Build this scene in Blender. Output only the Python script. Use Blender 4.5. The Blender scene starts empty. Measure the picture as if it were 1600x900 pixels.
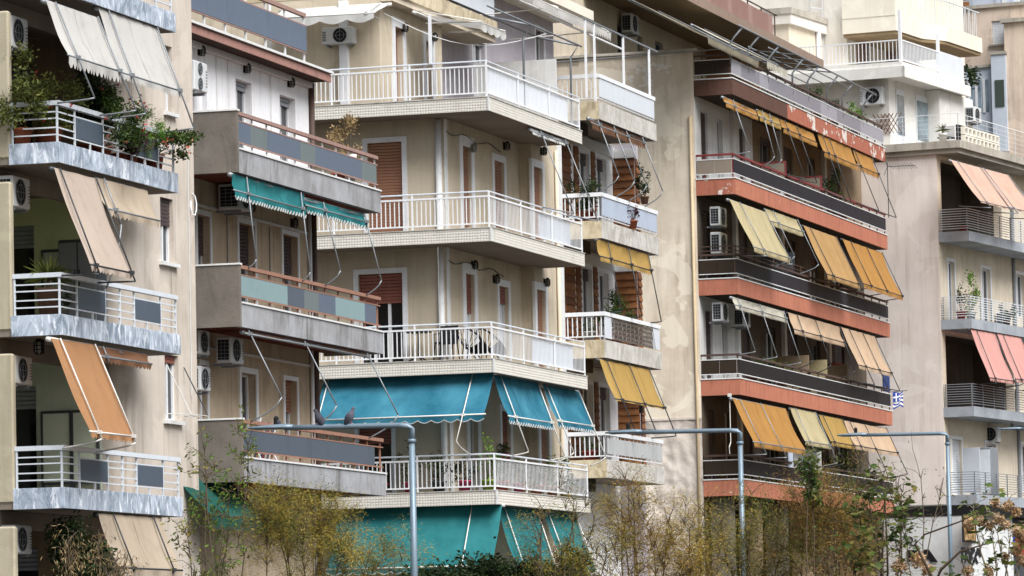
import bpy, math, random
from mathutils import Vector, Matrix, noise
random.seed(11)
rnd = random.uniform
S = bpy.context.scene
COL = S.collection

# ------------------------------------------------------------------ camera
FPX, PITCH, ROLL, EYE = 7500.0, math.radians(4.617), math.radians(-1.219), 1.7
fw = Vector((0, math.cos(PITCH), math.sin(PITCH)))
rt = Vector((1, 0, 0)); up = rt.cross(fw)
RT = rt * math.cos(ROLL) + up * math.sin(ROLL)
UP = -rt * math.sin(ROLL) + up * math.cos(ROLL)
cd = bpy.data.cameras.new('camera'); cam = bpy.data.objects.new('camera', cd); COL.objects.link(cam)
m = Matrix((RT, UP, -fw)).transposed().to_4x4(); m.translation = (0, 0, EYE)
cam.matrix_world = m
cd.sensor_width = 36; cd.lens = FPX / 1600 * 36; cd.clip_start = 1; cd.clip_end = 3000
S.camera = cam

# ------------------------------------------------------------------ light: bright overcast, soft sun from the right
SUN_AZ, SUN_EL = math.radians(36), math.radians(51)      # azimuth measured from -Y (behind the camera) towards +X
W = bpy.data.worlds.new('World'); S.world = W; W.use_nodes = True
wn = W.node_tree; wn.nodes.clear()
sky = wn.nodes.new('ShaderNodeTexSky'); sky.sky_type = 'NISHITA'; sky.sun_disc = False
sky.sun_elevation = SUN_EL; sky.sun_rotation = math.pi - SUN_AZ
sky.dust_density = 4.0; sky.air_density = 1.0; sky.ozone_density = 1.0
hs = wn.nodes.new('ShaderNodeHueSaturation'); hs.inputs['Saturation'].default_value = 0.55
bg = wn.nodes.new('ShaderNodeBackground'); bg.inputs['Strength'].default_value = 0.075
wo = wn.nodes.new('ShaderNodeOutputWorld')
wn.links.new(sky.outputs[0], hs.inputs['Color']); wn.links.new(hs.outputs[0], bg.inputs[0]); wn.links.new(bg.outputs[0], wo.inputs[0])
sd = bpy.data.lights.new('sun', 'SUN'); sd.energy = 3.0; sd.angle = math.radians(42); sd.color = (.985, .99, 1.0)
so = bpy.data.objects.new('sun', sd); COL.objects.link(so)
sv = Vector((math.sin(SUN_AZ) * math.cos(SUN_EL), -math.cos(SUN_AZ) * math.cos(SUN_EL), math.sin(SUN_EL)))
so.rotation_euler = sv.to_track_quat('Z', 'Y').to_euler(); so.location = (30, 20, 60)
S.view_settings.view_transform = 'Standard'; S.view_settings.look = 'None'
S.view_settings.exposure = 0.84; S.view_settings.gamma = 1.0
S.render.engine = 'CYCLES'
S.cycles.use_denoising = True
S.cycles.max_bounces = 6; S.cycles.diffuse_bounces = 3; S.cycles.glossy_bounces = 2; S.cycles.transmission_bounces = 4
S.cycles.transparent_max_bounces = 8

# ------------------------------------------------------------------ materials
def lin(c):
    if isinstance(c, str):
        c = c.lstrip('#'); c = [int(c[i:i+2], 16) / 255 for i in (0, 2, 4)]
    return tuple((x / 12.92 if x <= .04045 else ((x + .055) / 1.055) ** 2.4) for x in c) + (1.0,)
MATS = {}
class NT:
    def __init__(s, name):
        s.m = bpy.data.materials.new(name); s.m.use_nodes = True; s.t = s.m.node_tree; s.t.nodes.clear()
        s.out = s.n('ShaderNodeOutputMaterial'); s.pos = s.n('ShaderNodeNewGeometry').outputs['Position']
    def n(s, typ, **k):
        o = s.t.nodes.new(typ)
        for a, v in k.items(): setattr(o, a, v)
        return o
    def l(s, a, b): s.t.links.new(a, b)
    def noise(s, scale, detail=5, rough=.6, vec=None, dist=0.0):
        o = s.n('ShaderNodeTexNoise'); o.inputs['Scale'].default_value = scale; o.inputs['Detail'].default_value = detail
        o.inputs['Roughness'].default_value = rough; o.inputs['Distortion'].default_value = dist
        s.l(vec or s.pos, o.inputs['Vector']); return o.outputs['Fac']
    def map(s, sc, rot=(0, 0, 0), loc=(0, 0, 0), vec=None):
        o = s.n('ShaderNodeMapping'); o.inputs['Scale'].default_value = sc; o.inputs['Rotation'].default_value = rot; o.inputs['Location'].default_value = loc
        s.l(vec or s.pos, o.inputs['Vector']); return o.outputs[0]
    def ramp(s, fac, a, b, ca=(0, 0, 0, 1), cb=(1, 1, 1, 1)):
        o = s.n('ShaderNodeValToRGB'); e = o.color_ramp.elements
        e[0].position = a; e[0].color = ca; e[1].position = b; e[1].color = cb; s.l(fac, o.inputs[0]); return o.outputs[0]
    def mix(s, fac, a, b, mode='MIX'):
        o = s.n('ShaderNodeMix', data_type='RGBA', blend_type=mode)
        for v, i in ((fac, 0), (a, 6), (b, 7)):
            if hasattr(v, 'is_output') or isinstance(v, bpy.types.NodeSocket): s.l(v, o.inputs[i])
            else: o.inputs[i].default_value = v
        return o.outputs[2]
    def mul(s, a, k):
        o = s.n('ShaderNodeMath', operation='MULTIPLY'); s.l(a, o.inputs[0]); o.inputs[1].default_value = k; return o.outputs[0]
    def bump(s, h, strength=.3, dist=.02):
        o = s.n('ShaderNodeBump'); o.inputs['Strength'].default_value = strength; o.inputs['Distance'].default_value = dist
        s.l(h, o.inputs['Height']); return o.outputs[0]
    def done(s, col, rough=.8, bump=None, metal=0.0, spec=.3, trans=0.0):
        p = s.n('ShaderNodeBsdfPrincipled'); p.inputs['Metallic'].default_value = metal
        p.inputs['Specular IOR Level'].default_value = spec
        if isinstance(rough, bpy.types.NodeSocket): s.l(rough, p.inputs['Roughness'])
        else: p.inputs['Roughness'].default_value = rough
        if isinstance(col, bpy.types.NodeSocket): s.l(col, p.inputs['Base Color'])
        else: p.inputs['Base Color'].default_value = col
        if bump: s.l(bump, p.inputs['Normal'])
        if trans:
            t = s.n('ShaderNodeBsdfTranslucent')
            if isinstance(col, bpy.types.NodeSocket): s.l(col, t.inputs[0])
            else: t.inputs[0].default_value = col
            x = s.n('ShaderNodeMixShader'); x.inputs[0].default_value = trans; s.l(p.outputs[0], x.inputs[1]); s.l(t.outputs[0], x.inputs[2]); s.l(x.outputs[0], s.out.inputs[0])
        else: s.l(p.outputs[0], s.out.inputs[0])
        return s.m
def desat(c, k):
    y = .2126*c[0] + .7152*c[1] + .0722*c[2]
    return tuple(y + (v-y)*k for v in c[:3]) + (1.0,)
PSAT, CSAT, PVAL = 1.0, .95, 1.0
def plaster(name, c, stain, amt=.5, streak=.35, grain=90, bstr=.35, blotch=.6, lo=.45, hi=.75, patch=.3):
    """rough-cast wall: mottling, soft patches and water streaks"""
    t = NT(name); c = desat([v*PVAL for v in lin(c)[:3]], PSAT); st = desat(lin(stain), PSAT)
    k = t.mix(t.mul(t.ramp(t.noise(1.4, 3), .35, .7), .5), c, tuple(x * .86 for x in c[:3]) + (1,))
    k = t.mix(t.mul(t.ramp(t.noise(blotch, 6, .62), lo, hi), amt), k, st)
    k = t.mix(t.mul(t.mix(1.0, t.ramp(t.noise(1, 6, .66, t.map((4, 4, .28)), .6), .47, .72), t.ramp(t.noise(.45, 3), .38, .6), 'MULTIPLY'), min(1, streak*1.7)), k, st)
    k = t.mix(t.mul(t.ramp(t.noise(14, 4), .55, .8), .22), k, st)
    pf = t.ramp(t.noise(.55, 5, .55, t.map((1, 1, 1.2), (0, 0, 0), (11, 4, 2)), .8), .56, .585)
    k = t.mix(t.mul(pf, patch), k, tuple(min(.85, x*1.16 + .02) for x in c[:3]) + (1,))
    k = t.mix(t.mul(t.mix(1.0, t.ramp(t.noise(1, 6, .7, t.map((7, 7, .16)), .3), .55, .7), t.ramp(t.noise(.3, 2), .45, .6), 'MULTIPLY'), min(.6, streak)), k, tuple(x*.6 for x in st[:3]) + (1,))
    return t.done(k, .92, t.bump(t.noise(grain, 3), bstr, .01), spec=.15)
def paint(name, c, dirt='#5a5148', amt=.25, rough=.5, sc=6, spec=.4, metal=0.0):
    t = NT(name); c = lin(c)
    k = t.mix(t.mul(t.ramp(t.noise(sc, 5, .65), .5, .78), amt), c, lin(dirt))
    k = t.mix(t.mul(t.ramp(t.noise(1, 4, .6, t.map((9, 9, .8))), .55, .8), amt * .7), k, lin(dirt))
    return t.done(k, rough, None, metal, spec)
def fabric(name, c, fade, amt=.5, trans=.22, stripes=False, dirt='#4a4640', damt=.25):
    t = NT(name); c = desat(lin(c), CSAT)
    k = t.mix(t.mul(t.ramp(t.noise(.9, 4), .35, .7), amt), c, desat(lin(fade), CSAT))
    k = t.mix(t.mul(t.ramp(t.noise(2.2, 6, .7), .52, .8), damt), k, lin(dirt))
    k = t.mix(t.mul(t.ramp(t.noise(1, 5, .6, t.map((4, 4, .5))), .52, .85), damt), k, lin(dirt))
    k = t.mix(t.mul(t.ramp(t.noise(1, 4, .55, t.map((7, 7, .22), (0, 0, 0), (5, 2, 0))), .55, .8), damt*.3), k, tuple(min(1, x*1.4) for x in c[:3]) + (1,))
    return t.done(k, .85, t.bump(t.noise(2.2, 2), .18, .05), spec=.2, trans=trans)
def foliage(name, cols, sc=5.0, trans=.3):
    t = NT(name)
    o = t.n('ShaderNodeValToRGB'); e = o.color_ramp.elements
    while len(e) < len(cols): e.new(.5)
    for i, c in enumerate(cols): e[i].position = .3 + .4 * i / max(1, len(cols) - 1); e[i].color = lin(c)
    t.l(t.noise(sc, 3, .7), o.inputs[0])
    return t.done(o.outputs[0], .6, spec=.25, trans=trans)
def marble(name, c, vein, white=.6, dark='#59626c'):
    t = NT(name)
    n1 = t.noise(1.5, 8, .72, t.map((1.4, 1.4, 1.0), (0.4, .5, .3)), 1.3)
    k = t.mix(t.ramp(n1, .40, .58), lin(dark), lin(c))
    n2 = t.noise(1.7, 9, .7, t.map((2.2, 2.2, .7), (.2, .6, .8), (3, 1, 7)), 2.2)
    k = t.mix(t.mul(t.ramp(n2, .53, .61), white), k, lin(vein))
    return t.done(k, .38, spec=.4)
def concrete(name, c, stain, streak=.6, base2=None):
    t = NT(name); c = lin(c)
    k = t.mix(t.ramp(t.noise(1.1, 6, .65), .38, .66), c, lin(base2 or c[:3]) if base2 else tuple(x * .72 for x in c[:3]) + (1,))
    s1 = t.noise(1, 6, .66, t.map((2.1, 2.1, .45)), 1.2)
    s2 = t.ramp(t.noise(.7, 3), .4, .62)
    k = t.mix(t.mul(t.mix(1.0, t.ramp(s1, .50, .64), s2, 'MULTIPLY'), streak), k, lin(stain))
    k = t.mix(t.mul(t.ramp(t.noise(9, 5, .7), .55, .75), .35), k, lin(stain))
    return t.done(k, .9, t.bump(t.noise(30, 5), .4, .015), spec=.15)
def peeling(name, c, under, lo=.56, sc=1.6, streakc='#3a2c26'):
    t = NT(name); c = lin(c)
    k = t.mix(t.mul(t.ramp(t.noise(1, 5, .6, t.map((4, 4, .5))), .5, .8), .3), c, lin(streakc))
    k = t.mix(t.mul(t.ramp(t.noise(2.5, 5), .4, .7), .3), k, tuple(min(1, x * 1.3) for x in c[:3]) + (1,))
    k = t.mix(t.mul(t.ramp(t.noise(1, 5, .7, t.map((9, 9, 1.1))), .52, .74), .45), k, lin(streakc))
    k = t.mix(t.mul(t.ramp(t.noise(26, 4, .7), .6, .75), .3), k, lin(under))
    f = t.ramp(t.noise(sc, 7, .62, t.map((1, 1, 1.3))), lo, lo + .012)
    k = t.mix(f, k, lin(under))
    return t.done(k, .85, t.bump(f, .5, .01), spec=.2)
def glass(name, c='#20282e', rough=.06):
    t = NT(name); k = t.mix(t.ramp(t.noise(1.6, 3), .4, .65), lin(c), tuple(x * 2.2 for x in lin(c)[:3]) + (1,))
    return t.done(k, rough, spec=.6)
def wood(name, a, b):
    t = NT(name); k = t.mix(t.ramp(t.noise(3, 5, .6, t.map((2, 2, 14))), .35, .7), lin(a), lin(b))
    k = t.mix(t.ramp(t.noise(1.7, 4), .45, .7), k, lin(b))
    return t.done(k, .7, t.bump(t.noise(3, 5, .6, t.map((3, 3, 30))), .3, .01), spec=.25)
def plain(name, c, rough=.6, spec=.3, metal=0.0):
    return paint(name, c, '#2a2622', .12, rough, 4, spec, metal)
def mat(x): return MATS[x]

# ------------------------------------------------------------------ meshes and objects
class MB:
    def __init__(s): s.v = []; s.f = []
    def box(s, x0, x1, y0, y1, z0, z1):
        b = len(s.v)
        for z in (z0, z1):
            s.v += [(x0, y0, z), (x1, y0, z), (x1, y1, z), (x0, y1, z)]
        s.f += [(b, b+3, b+2, b+1), (b+4, b+5, b+6, b+7), (b, b+1, b+5, b+4), (b+1, b+2, b+6, b+5), (b+2, b+3, b+7, b+6), (b+3, b, b+4, b+7)]
        return s
    def bev(s, x0, x1, y0, y1, z0, z1, r=.012):
        """box with chamfered vertical and horizontal edges"""
        b = len(s.v)
        for z, q in ((z0, r), (z0 + r, 0), (z1 - r, 0), (z1, r)):
            s.v += [(x0+r+q, y0+q, z), (x1-r-q, y0+q, z), (x1-q, y0+r+q, z), (x1-q, y1-r-q, z), (x1-r-q, y1-q, z), (x0+r+q, y1-q, z), (x0+q, y1-r-q, z), (x0+q, y0+r+q, z)]
        for k in range(3):
            for i in range(8):
                j = (i+1) % 8; s.f.append((b+8*k+i, b+8*k+j, b+8*k+8+j, b+8*k+8+i))
        s.f += [tuple(b+i for i in range(7, -1, -1)), tuple(b+24+i for i in range(8))]
        return s
    def quad(s, *p):
        b = len(s.v); s.v += [tuple(q) for q in p]; s.f.append(tuple(range(b, b+len(p)))); return s
    def tube(s, pts, r, n=6, r1=None, cap=True):
        pts = [Vector(p) for p in pts]; N = len(pts); b = len(s.v)
        for i, p in enumerate(pts):
            d = (pts[min(i+1, N-1)] - pts[max(i-1, 0)])
            d = d.normalized() if d.length > 1e-9 else Vector((0, 0, 1))
            a = d.cross(Vector((0, 0, 1)) if abs(d.z) < .9 else Vector((1, 0, 0))).normalized(); c = d.cross(a)
            rr = r if r1 is None else r + (r1 - r) * i / max(1, N-1)
            for k in range(n):
                t = 2 * math.pi * (k + .5) / n; s.v.append(tuple(p + a * (rr * math.cos(t)) + c * (rr * math.sin(t))))
        for i in range(N-1):
            for k in range(n):
                j = (k+1) % n; s.f.append((b+i*n+k, b+i*n+j, b+i*n+n+j, b+i*n+n+k))
        if cap: s.f += [tuple(b+k for k in range(n-1, -1, -1)), tuple(b+(N-1)*n+k for k in range(n))]
        return s
    def lathe(s, c, prof, n=12, ax='z'):
        """prof: list of (radius, height)"""
        b = len(s.v); c = Vector(c)
        for r, h in prof:
            for k in range(n):
                t = 2*math.pi*k/n; q = (r*math.cos(t), r*math.sin(t), h)
                if ax == 'x': q = (h, q[0], q[1])
                if ax == 'y': q = (q[0], h, q[1])
                s.v.append((c.x+q[0], c.y+q[1], c.z+q[2]))
        for i in range(len(prof)-1):
            for k in range(n):
                j = (k+1) % n; s.f.append((b+i*n+k, b+i*n+j, b+i*n+n+j, b+i*n+n+k))
        s.f += [tuple(b+k for k in range(n-1, -1, -1)), tuple(b+(len(prof)-1)*n+k for k in range(n))]
        return s
    def prism(s, poly, z0, z1):
        b = len(s.v); n = len(poly)
        s.v += [(x, y, z0) for x, y in poly] + [(x, y, z1) for x, y in poly]
        s.f += [tuple(range(b+n-1, b-1, -1)), tuple(range(b+n, b+2*n))]
        for i in range(n): j = (i+1) % n; s.f.append((b+i, b+j, b+n+j, b+n+i))
        return s
    def grid(s, P, nu, nv):
        """P(i/nu, j/nv) -> point"""
        b = len(s.v)
        for j in range(nv+1):
            for i in range(nu+1): s.v.append(tuple(P(i/nu, j/nv)))
        for j in range(nv):
            for i in range(nu): a = b+j*(nu+1)+i; s.f.append((a, a+1, a+nu+2, a+nu+1))
        return s
    def mesh(s, name, material, off=Vector((0, 0, 0)), smooth=False):
        me = bpy.data.meshes.new(name)
        me.from_pydata([(x-off[0], y-off[1], z-off[2]) for x, y, z in s.v], [], s.f)
        if smooth: me.shade_smooth()
        me.materials.append(MATS[material] if isinstance(material, str) else material); me.update(); return me
    def build(s, name, material, parent, smooth=False, label=None, kind=None):
        off = Vector(parent['_a']) if parent is not None and '_a' in parent else Vector((0, 0, 0))
        o = bpy.data.objects.new(name, s.mesh(name, material, off, smooth)); COL.objects.link(o); o.parent = parent
        if parent is not None: o['_a'] = off
        if label: o['label'] = label
        if kind: o['kind'] = kind
        return o
ALLROOTS = []
class Frame:
    """a plan frame: x runs along the street front (away, to the right), y runs into the building"""
    def __init__(s, X, Y, deg):
        s.X, s.Y, s.a = X, Y, math.radians(deg); s.c, s.s = math.cos(s.a), math.sin(s.a)
        s.M = Matrix.Translation((X, Y, 0)) @ Matrix.Rotation(s.a, 4, 'Z')
    def at(s, px, py, x=None, y=None, z=None):
        """the point where the sight line through a photograph pixel meets a plane of this frame"""
        d = fw + RT * ((px - 800) / FPX) - UP * ((py - 450) / FPX)
        ox, oy = s.c * -s.X + s.s * -s.Y, s.s * s.X - s.c * s.Y
        dx, dy = s.c * d.x + s.s * d.y, -s.s * d.x + s.c * d.y
        t = (x - ox) / dx if x is not None else (y - oy) / dy if y is not None else (z - EYE) / d.z
        return Vector((ox + dx * t, oy + dy * t, EYE + d.z * t))
def thing(F, name, label, cat, anchor=(0, 0, 0), group=None, kind=None):
    o = bpy.data.objects.new(name, None); COL.objects.link(o); o.empty_display_size = .2
    o.matrix_world = F.M @ Matrix.Translation(anchor); o['_a'] = Vector(anchor)
    o['label'] = label; o['category'] = cat
    if group: o['group'] = group
    ALLROOTS.append(o); return o
def inst(name, me, parent, loc, scale=None, rot=None, label=None):
    """a part that shares its mesh with its like"""
    o = bpy.data.objects.new(name, me); COL.objects.link(o); o.parent = parent
    a = Vector(parent['_a']) if '_a' in parent else Vector((0, 0, 0))
    o.location = Vector(loc) - a
    if scale: o.scale = scale
    if rot: o.rotation_euler = rot
    if label: o['label'] = label
    return o
def structure(F, name, mb, material):
    o = bpy.data.objects.new(name, mb.mesh(name, material)); COL.objects.link(o); o.matrix_world = F.M; o['kind'] = 'structure'; return o
WORLD = Frame(0, 0, 0)

# wall sheet with openings: ax 'y' = parallel to the street front, 'x' = flank facing the camera
def wmap(ax, c):
    return (lambda a, d, z: (a, c + d, z)) if ax == 'y' else (lambda a, d, z: (c + d, a, z))
def wall(mb, ax, c, a0, a1, z0, z1, holes=(), dep=.16):
    P = wmap(ax, c)
    hs_ = [h for h in holes if h[1] > a0 and h[0] < a1 and h[3] > z0 and h[2] < z1]
    A = sorted({a0, a1, *[min(max(h[i], a0), a1) for h in hs_ for i in (0, 1)]}); Z = sorted({z0, z1, *[min(max(h[i], z0), z1) for h in hs_ for i in (2, 3)]})
    for i in range(len(A)-1):
        for j in range(len(Z)-1):
            ca, cz = (A[i]+A[i+1])/2, (Z[j]+Z[j+1])/2
            if any(h[0] < ca < h[1] and h[2] < cz < h[3] for h in hs_): continue
            mb.quad(P(A[i], 0, Z[j]), P(A[i+1], 0, Z[j]), P(A[i+1], 0, Z[j+1]), P(A[i], 0, Z[j+1]))
    for h in hs_:
        a, b, c_, d = h[:4]
        mb.quad(P(a, 0, c_), P(a, dep, c_), P(a, dep, d), P(a, 0, d)); mb.quad(P(b, 0, c_), P(b, 0, d), P(b, dep, d), P(b, dep, c_))
        mb.quad(P(a, 0, d), P(a, dep, d), P(b, dep, d), P(b, 0, d)); mb.quad(P(a, 0, c_), P(b, 0, c_), P(b, dep, c_), P(a, dep, c_))
    return mb
def pbox(mb, P, a0, a1, d0, d1, z0, z1):
    p, q = P(a0, d0, z0), P(a1, d1, z1)
    return mb.box(min(p[0], q[0]), max(p[0], q[0]), min(p[1], q[1]), max(p[1], q[1]), z0, z1)
def window(root, ax, c, h, frame='white_frame', pane='glass', shutter=0.0, shut='shutter_brown', surround=None, dep=.16, sill=None, leaves=1, name='window', curtain=None, sw=.09):
    """fills a wall opening: pane, sash frame, roller shutter, painted surround, sill"""
    a0, a1, z0, z1 = h[:4]; P = wmap(ax, c)
    w = MB(); pbox(w, P, a0, a1, dep-.02, dep+.01, z0, z1); win = w.build(name, pane, root)
    if frame:
        k = .05; q = MB()
        pbox(q, P, a0, a0+k, dep-.06, dep-.021, z0, z1); pbox(q, P, a1-k, a1, dep-.06, dep-.021, z0, z1)
        pbox(q, P, a0+k, a1-k, dep-.06, dep-.021, z1-k, z1); pbox(q, P, a0+k, a1-k, dep-.06, dep-.021, z0, z0+k)
        for i in range(1, leaves): mx = a0 + (a1-a0)*i/leaves; pbox(q, P, mx-.035, mx+.035, dep-.065, dep-.021, z0+k, z1-k)
        q.build('frame', frame, win)
    if curtain:
        q = MB(); P0 = P
        q.grid(lambda u, v: P0(a0+.06+(a1-a0-.12)*u, dep-.03+.006*math.sin(u*40), z0+.06+(z1-z0-.12)*v), 24, 1); q.build('curtain', curtain, win)
    if shutter > 0:
        q = MB(); zb = z1 - (z1-z0)*shutter; n = max(2, int((z1-zb)/.07)); d0 = dep-.075
        for i in range(n):
            za, zc = zb + (z1-zb)*i/n, zb + (z1-zb)*(i+1)/n
            q.quad(P(a0+.01, d0-.012, za), P(a1-.01, d0-.012, za), P(a1-.01, d0-.018, za+(zc-za)*.7), P(a0+.01, d0-.018, za+(zc-za)*.7))
            q.quad(P(a0+.01, d0-.018, za+(zc-za)*.7), P(a1-.01, d0-.018, za+(zc-za)*.7), P(a1-.01, d0+.006, zc), P(a0+.01, d0+.006, zc))
        q.build('shutter', shut, win)
    if surround:
        q = MB(); k = sw
        pbox(q, P, a0-k, a0-.001, -.025, .05, z0, z1+k); pbox(q, P, a1+.001, a1+k, -.025, .05, z0, z1+k); pbox(q, P, a0-.001, a1+.001, -.025, .05, z1+.001, z1+k)
        q.build('surround', surround, win)
    if sill:
        q = MB(); pbox(q, P, a0-.12, a1+.12, -.09, .06, z0-.07, z0-.003); q.build('sill', sill, win)
    return win
def pxhole(F, ax, c, l, r, top, bot):
    """opening from its left edge column, right edge column, and the rows of its left top / left bottom"""
    if ax == 'y':
        p = F.at(l, top, y=c); q = F.at(r, (top+bot)/2, y=c); b = F.at(l, bot, y=c); return (p.x, q.x, b.z, p.z)
    p = F.at(l, top, x=c); q = F.at(r, (top+bot)/2, x=c); b = F.at(l, bot, x=c); return (q.y, p.y, b.z, p.z)

# ------------------------------------------------------------------ awning on sliding guide rods
def awning(F, label, cloth, tl, bl, br, rods=(.12, .95), ext=1.35, hook=None, val=.22, rodm='rod_grey', ytop=.06, group=None, scal=.16, sag=.05, valm=None, rail=None, edge=None, yz=None, trim=None):
    """tl/bl: photograph pixels of the cloth's top left and bottom left; br: its bottom right.  Rods run on past the cloth to an elbow, then hook back to the railing."""
    p = F.at(*tl, y=ytop); x0, zt = p.x, p.z
    if yz: yb, zb = ytop + yz[0], zt + yz[1]
    else: q = F.at(*bl, x=x0); yb, zb = q.y, q.z
    x1 = F.at(*br, y=yb).x
    t = thing(F, 'awning', label, 'awning', (x0, ytop, zt), group)
    dy, dz = yb - ytop, zb - zt; L = math.hypot(dy, dz); nx, nz = -dz / L, dy / L      # outward normal (-y, +z side)
    if nx > 0: nx, nz = -nx, -nz
    ph = rnd(0, 6)
    def C(u, v):
        s_ = math.sin(math.pi * v) * sag * (.6 + .4 * math.sin(u * 9 + ph)) + .008 * math.sin(u * 31 + v * 7 + ph)
        return (x0 + (x1-x0)*u, ytop + dy*v - nx*s_, zt + dz*v - nz*s_)
    nu = max(6, int((x1-x0)/.25)); cv_ = MB().grid(C, nu, 8).build('canvas', cloth, t, True)
    ns = int((x1-x0)/1.15)
    for i in range(1, ns):
        u0 = i/ns
        MB().grid(lambda a, v: Vector(C(u0 + (a-.5)*.03/(x1-x0), v)) + Vector((0, nx*.006, nz*.006)), 1, 8).build('seam', cloth, cv_, True)
    MB().tube([(x0-.05, ytop+.05, zt-.02), (x1+.05, ytop+.05, zt-.02)], .045, 8).build('roller', rodm, t, True)
    MB().tube([(x0-.04, yb, zb), (x1+.04, yb, zb)], .018, 6).build('front_bar', edge or rodm, t, True)
    if val:
        n = max(4, int((x1-x0)/scal)) * 6
        def V(u, v):
            k = u * n / 6; sc_ = (.30 + .70 * abs(math.sin(math.pi * k))) if v > .5 else 1
            return (x0 + (x1-x0)*u, yb - .012 + .015*math.sin(u*23+ph)*v, zb - .02 - (val * (.55 + .45 * abs(math.sin(math.pi*k)))) * v)
        vl_ = MB().grid(V, n, 2).build('valance', valm or cloth, t, True)
        if trim: MB().tube([Vector(V(i/n, 1)) + Vector((0, -.004, 0)) for i in range(n+1)], .011, 4).build('trim', trim, vl_)
    for fr in rods:
        xx = x0 + (x1-x0)*fr; e = (xx, ytop + dy*ext, zt + dz*ext)
        off = .035
        pts = [(xx, ytop + nx*off, zt + nz*off), (xx, e[1] + nx*off, e[2] + nz*off)]
        arm = MB().tube(pts, .015, 6).build('guide_rod', rodm, t, True)
        zr = hook if hook is not None else e[2] - .12
        yr = .02 if rail is None else rail
        if abs(e[1]-yr) > .12:
            hp = []
            for i in range(7):
                a = i/6; y_ = e[1] + (yr-e[1])*a; z_ = e[2] + (zr-e[2])*(a**.6 if zr < e[2] else a) 
                hp.append((xx, y_ + nx*off*(1-a), z_ + nz*off*(1-a)))
            MB().tube(hp, .016, 6).build('elbow', rodm, arm, True)
        MB().box(xx-.04, xx+.04, yb+nx*.07-.01, yb+.02, zb-.03, zb+.03).build('clamp', rodm, arm)
    return t

# ------------------------------------------------------------------ small things
def ac_unit(F, x, y, z, w, label, ax='y', d=.3, h=.58, fans=1, group='outdoor air conditioner units'):
    """outdoor unit; the fan grille looks along -y (ax y) or -x (ax x); (x,y,z) = lower near corner"""
    t = thing(F, 'air_conditioner', label, 'air conditioner', (x, y, z), group)
    sx, sy = (w, d) if ax == 'y' else (d, w)
    MB().bev(x, x+sx, y, y+sy, z, z+h, .02).build('casing', 'ac_white', t)
    P = (lambda a, dd, zz: (x+a, y+dd, zz)) if ax == 'y' else (lambda a, dd, zz: (x+dd, y+a, zz))
    for k in range(fans):
        hh = h/fans; cz = z + hh*(k+.5); r = min(hh*.42, w*.36); ca = w*.42
        g = MB(); n = 18
        g.quad(*[P(ca + r*math.cos(2*math.pi*i/n), -.004, cz + r*math.sin(2*math.pi*i/n)) for i in range(n)])
        fan = g.build('fan_opening', 'black', t)
        for rr in (1, .6):
            MB().tube([P(ca + r*rr*math.cos(2*math.pi*i/n), -.012, cz + r*rr*math.sin(2*math.pi*i/n)) for i in range(n+1)], .006, 4).build('grille_ring', 'grey_mid', fan)
        for i in range(2):
            a = math.pi*i/2; MB().tube([P(ca - r*math.cos(a), -.014, cz - r*math.sin(a)), P(ca + r*math.cos(a), -.014, cz + r*math.sin(a))], .005, 4).build('grille_bar', 'grey_mid', fan)
    if ax == 'y':
        co = MB().box(x-.004, x-.001, y+.05, y+d-.04, z+h*.12, z+h*.88).build('coil', 'black', t)
        for i in range(5): MB().box(x-.008, x-.005, y+.05, y+d-.04, z+h*(.2+.14*i), z+h*(.2+.14*i)+.012).build('coil_fin', 'grey_mid', co)
        for i in range(2): MB().box(x-.0095, x-.0082, y+.05+(d-.09)*(i+1)/3, y+.06+(d-.09)*(i+1)/3, z+h*.12, z+h*.88).build('coil_fin', 'grey_mid', co)
    q = MB()
    for i in range(6):
        zz = z + h*(.2+.1*i); pbox(q, P, w*.86, w*.97, -.004, -.001, zz, zz+.02)
    q.build('side_vent', 'grey_dark', t)
    for o_ in (.12, .82):
        b = MB(); pbox(b, P, w*o_, w*o_+.04, .02, d+.12, z-.05, z-.002); b.build('bracket', 'grey_mid', t)
    return t
def lantern(F, x, y, z, label, ax='y', s=1.0, matn='black'):
    t = thing(F, 'wall_lantern', label, 'wall lamp', (x, y, z), 'wall lanterns')
    D = (lambda a, dd, zz: (x+a*s, y+dd*s, z+zz*s)) if ax == 'y' else (lambda a, dd, zz: (x+dd*s, y+a*s, z+zz*s))
    pl_ = MB()
    p, q = D(-.06, -.03, .02), D(.06, 0, .26); pl_.box(min(p[0], q[0]), max(p[0], q[0]), min(p[1], q[1]), max(p[1], q[1]), p[2], q[2]); pl_.build('back_plate', matn, t)
    gl = MB(); c = D(0, -.12, .02); gl.lathe(c, [(.03*s, 0), (.065*s, .03*s), (.07*s, .18*s), (.03*s, .22*s)], 8); gl.build('glass', 'lamp_glass', t, True)
    cg = MB()
    for i in range(6):
        a = math.pi*2*i/6; cx, cy = math.cos(a)*.082*s, math.sin(a)*.082*s
        cg.tube([(c[0]+cx*.5, c[1]+cy*.5, c[2]-.02*s), (c[0]+cx, c[1]+cy, c[2]+.03*s), (c[0]+cx, c[1]+cy, c[2]+.18*s), (c[0]+cx*.4, c[1]+cy*.4, c[2]+.25*s)], .012*s, 4)
    for zz in (.06, .13): cg.tube([(c[0]+.084*s*math.cos(2*math.pi*i/8), c[1]+.084*s*math.sin(2*math.pi*i/8), c[2]+zz*s) for i in range(9)], .01*s, 4)
    cg.lathe((c[0], c[1], c[2]+.2*s), [(.085*s, 0), (.05*s, .04*s), (.015*s, .07*s)], 8)
    cg.build('cage', matn, t); return t
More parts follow.
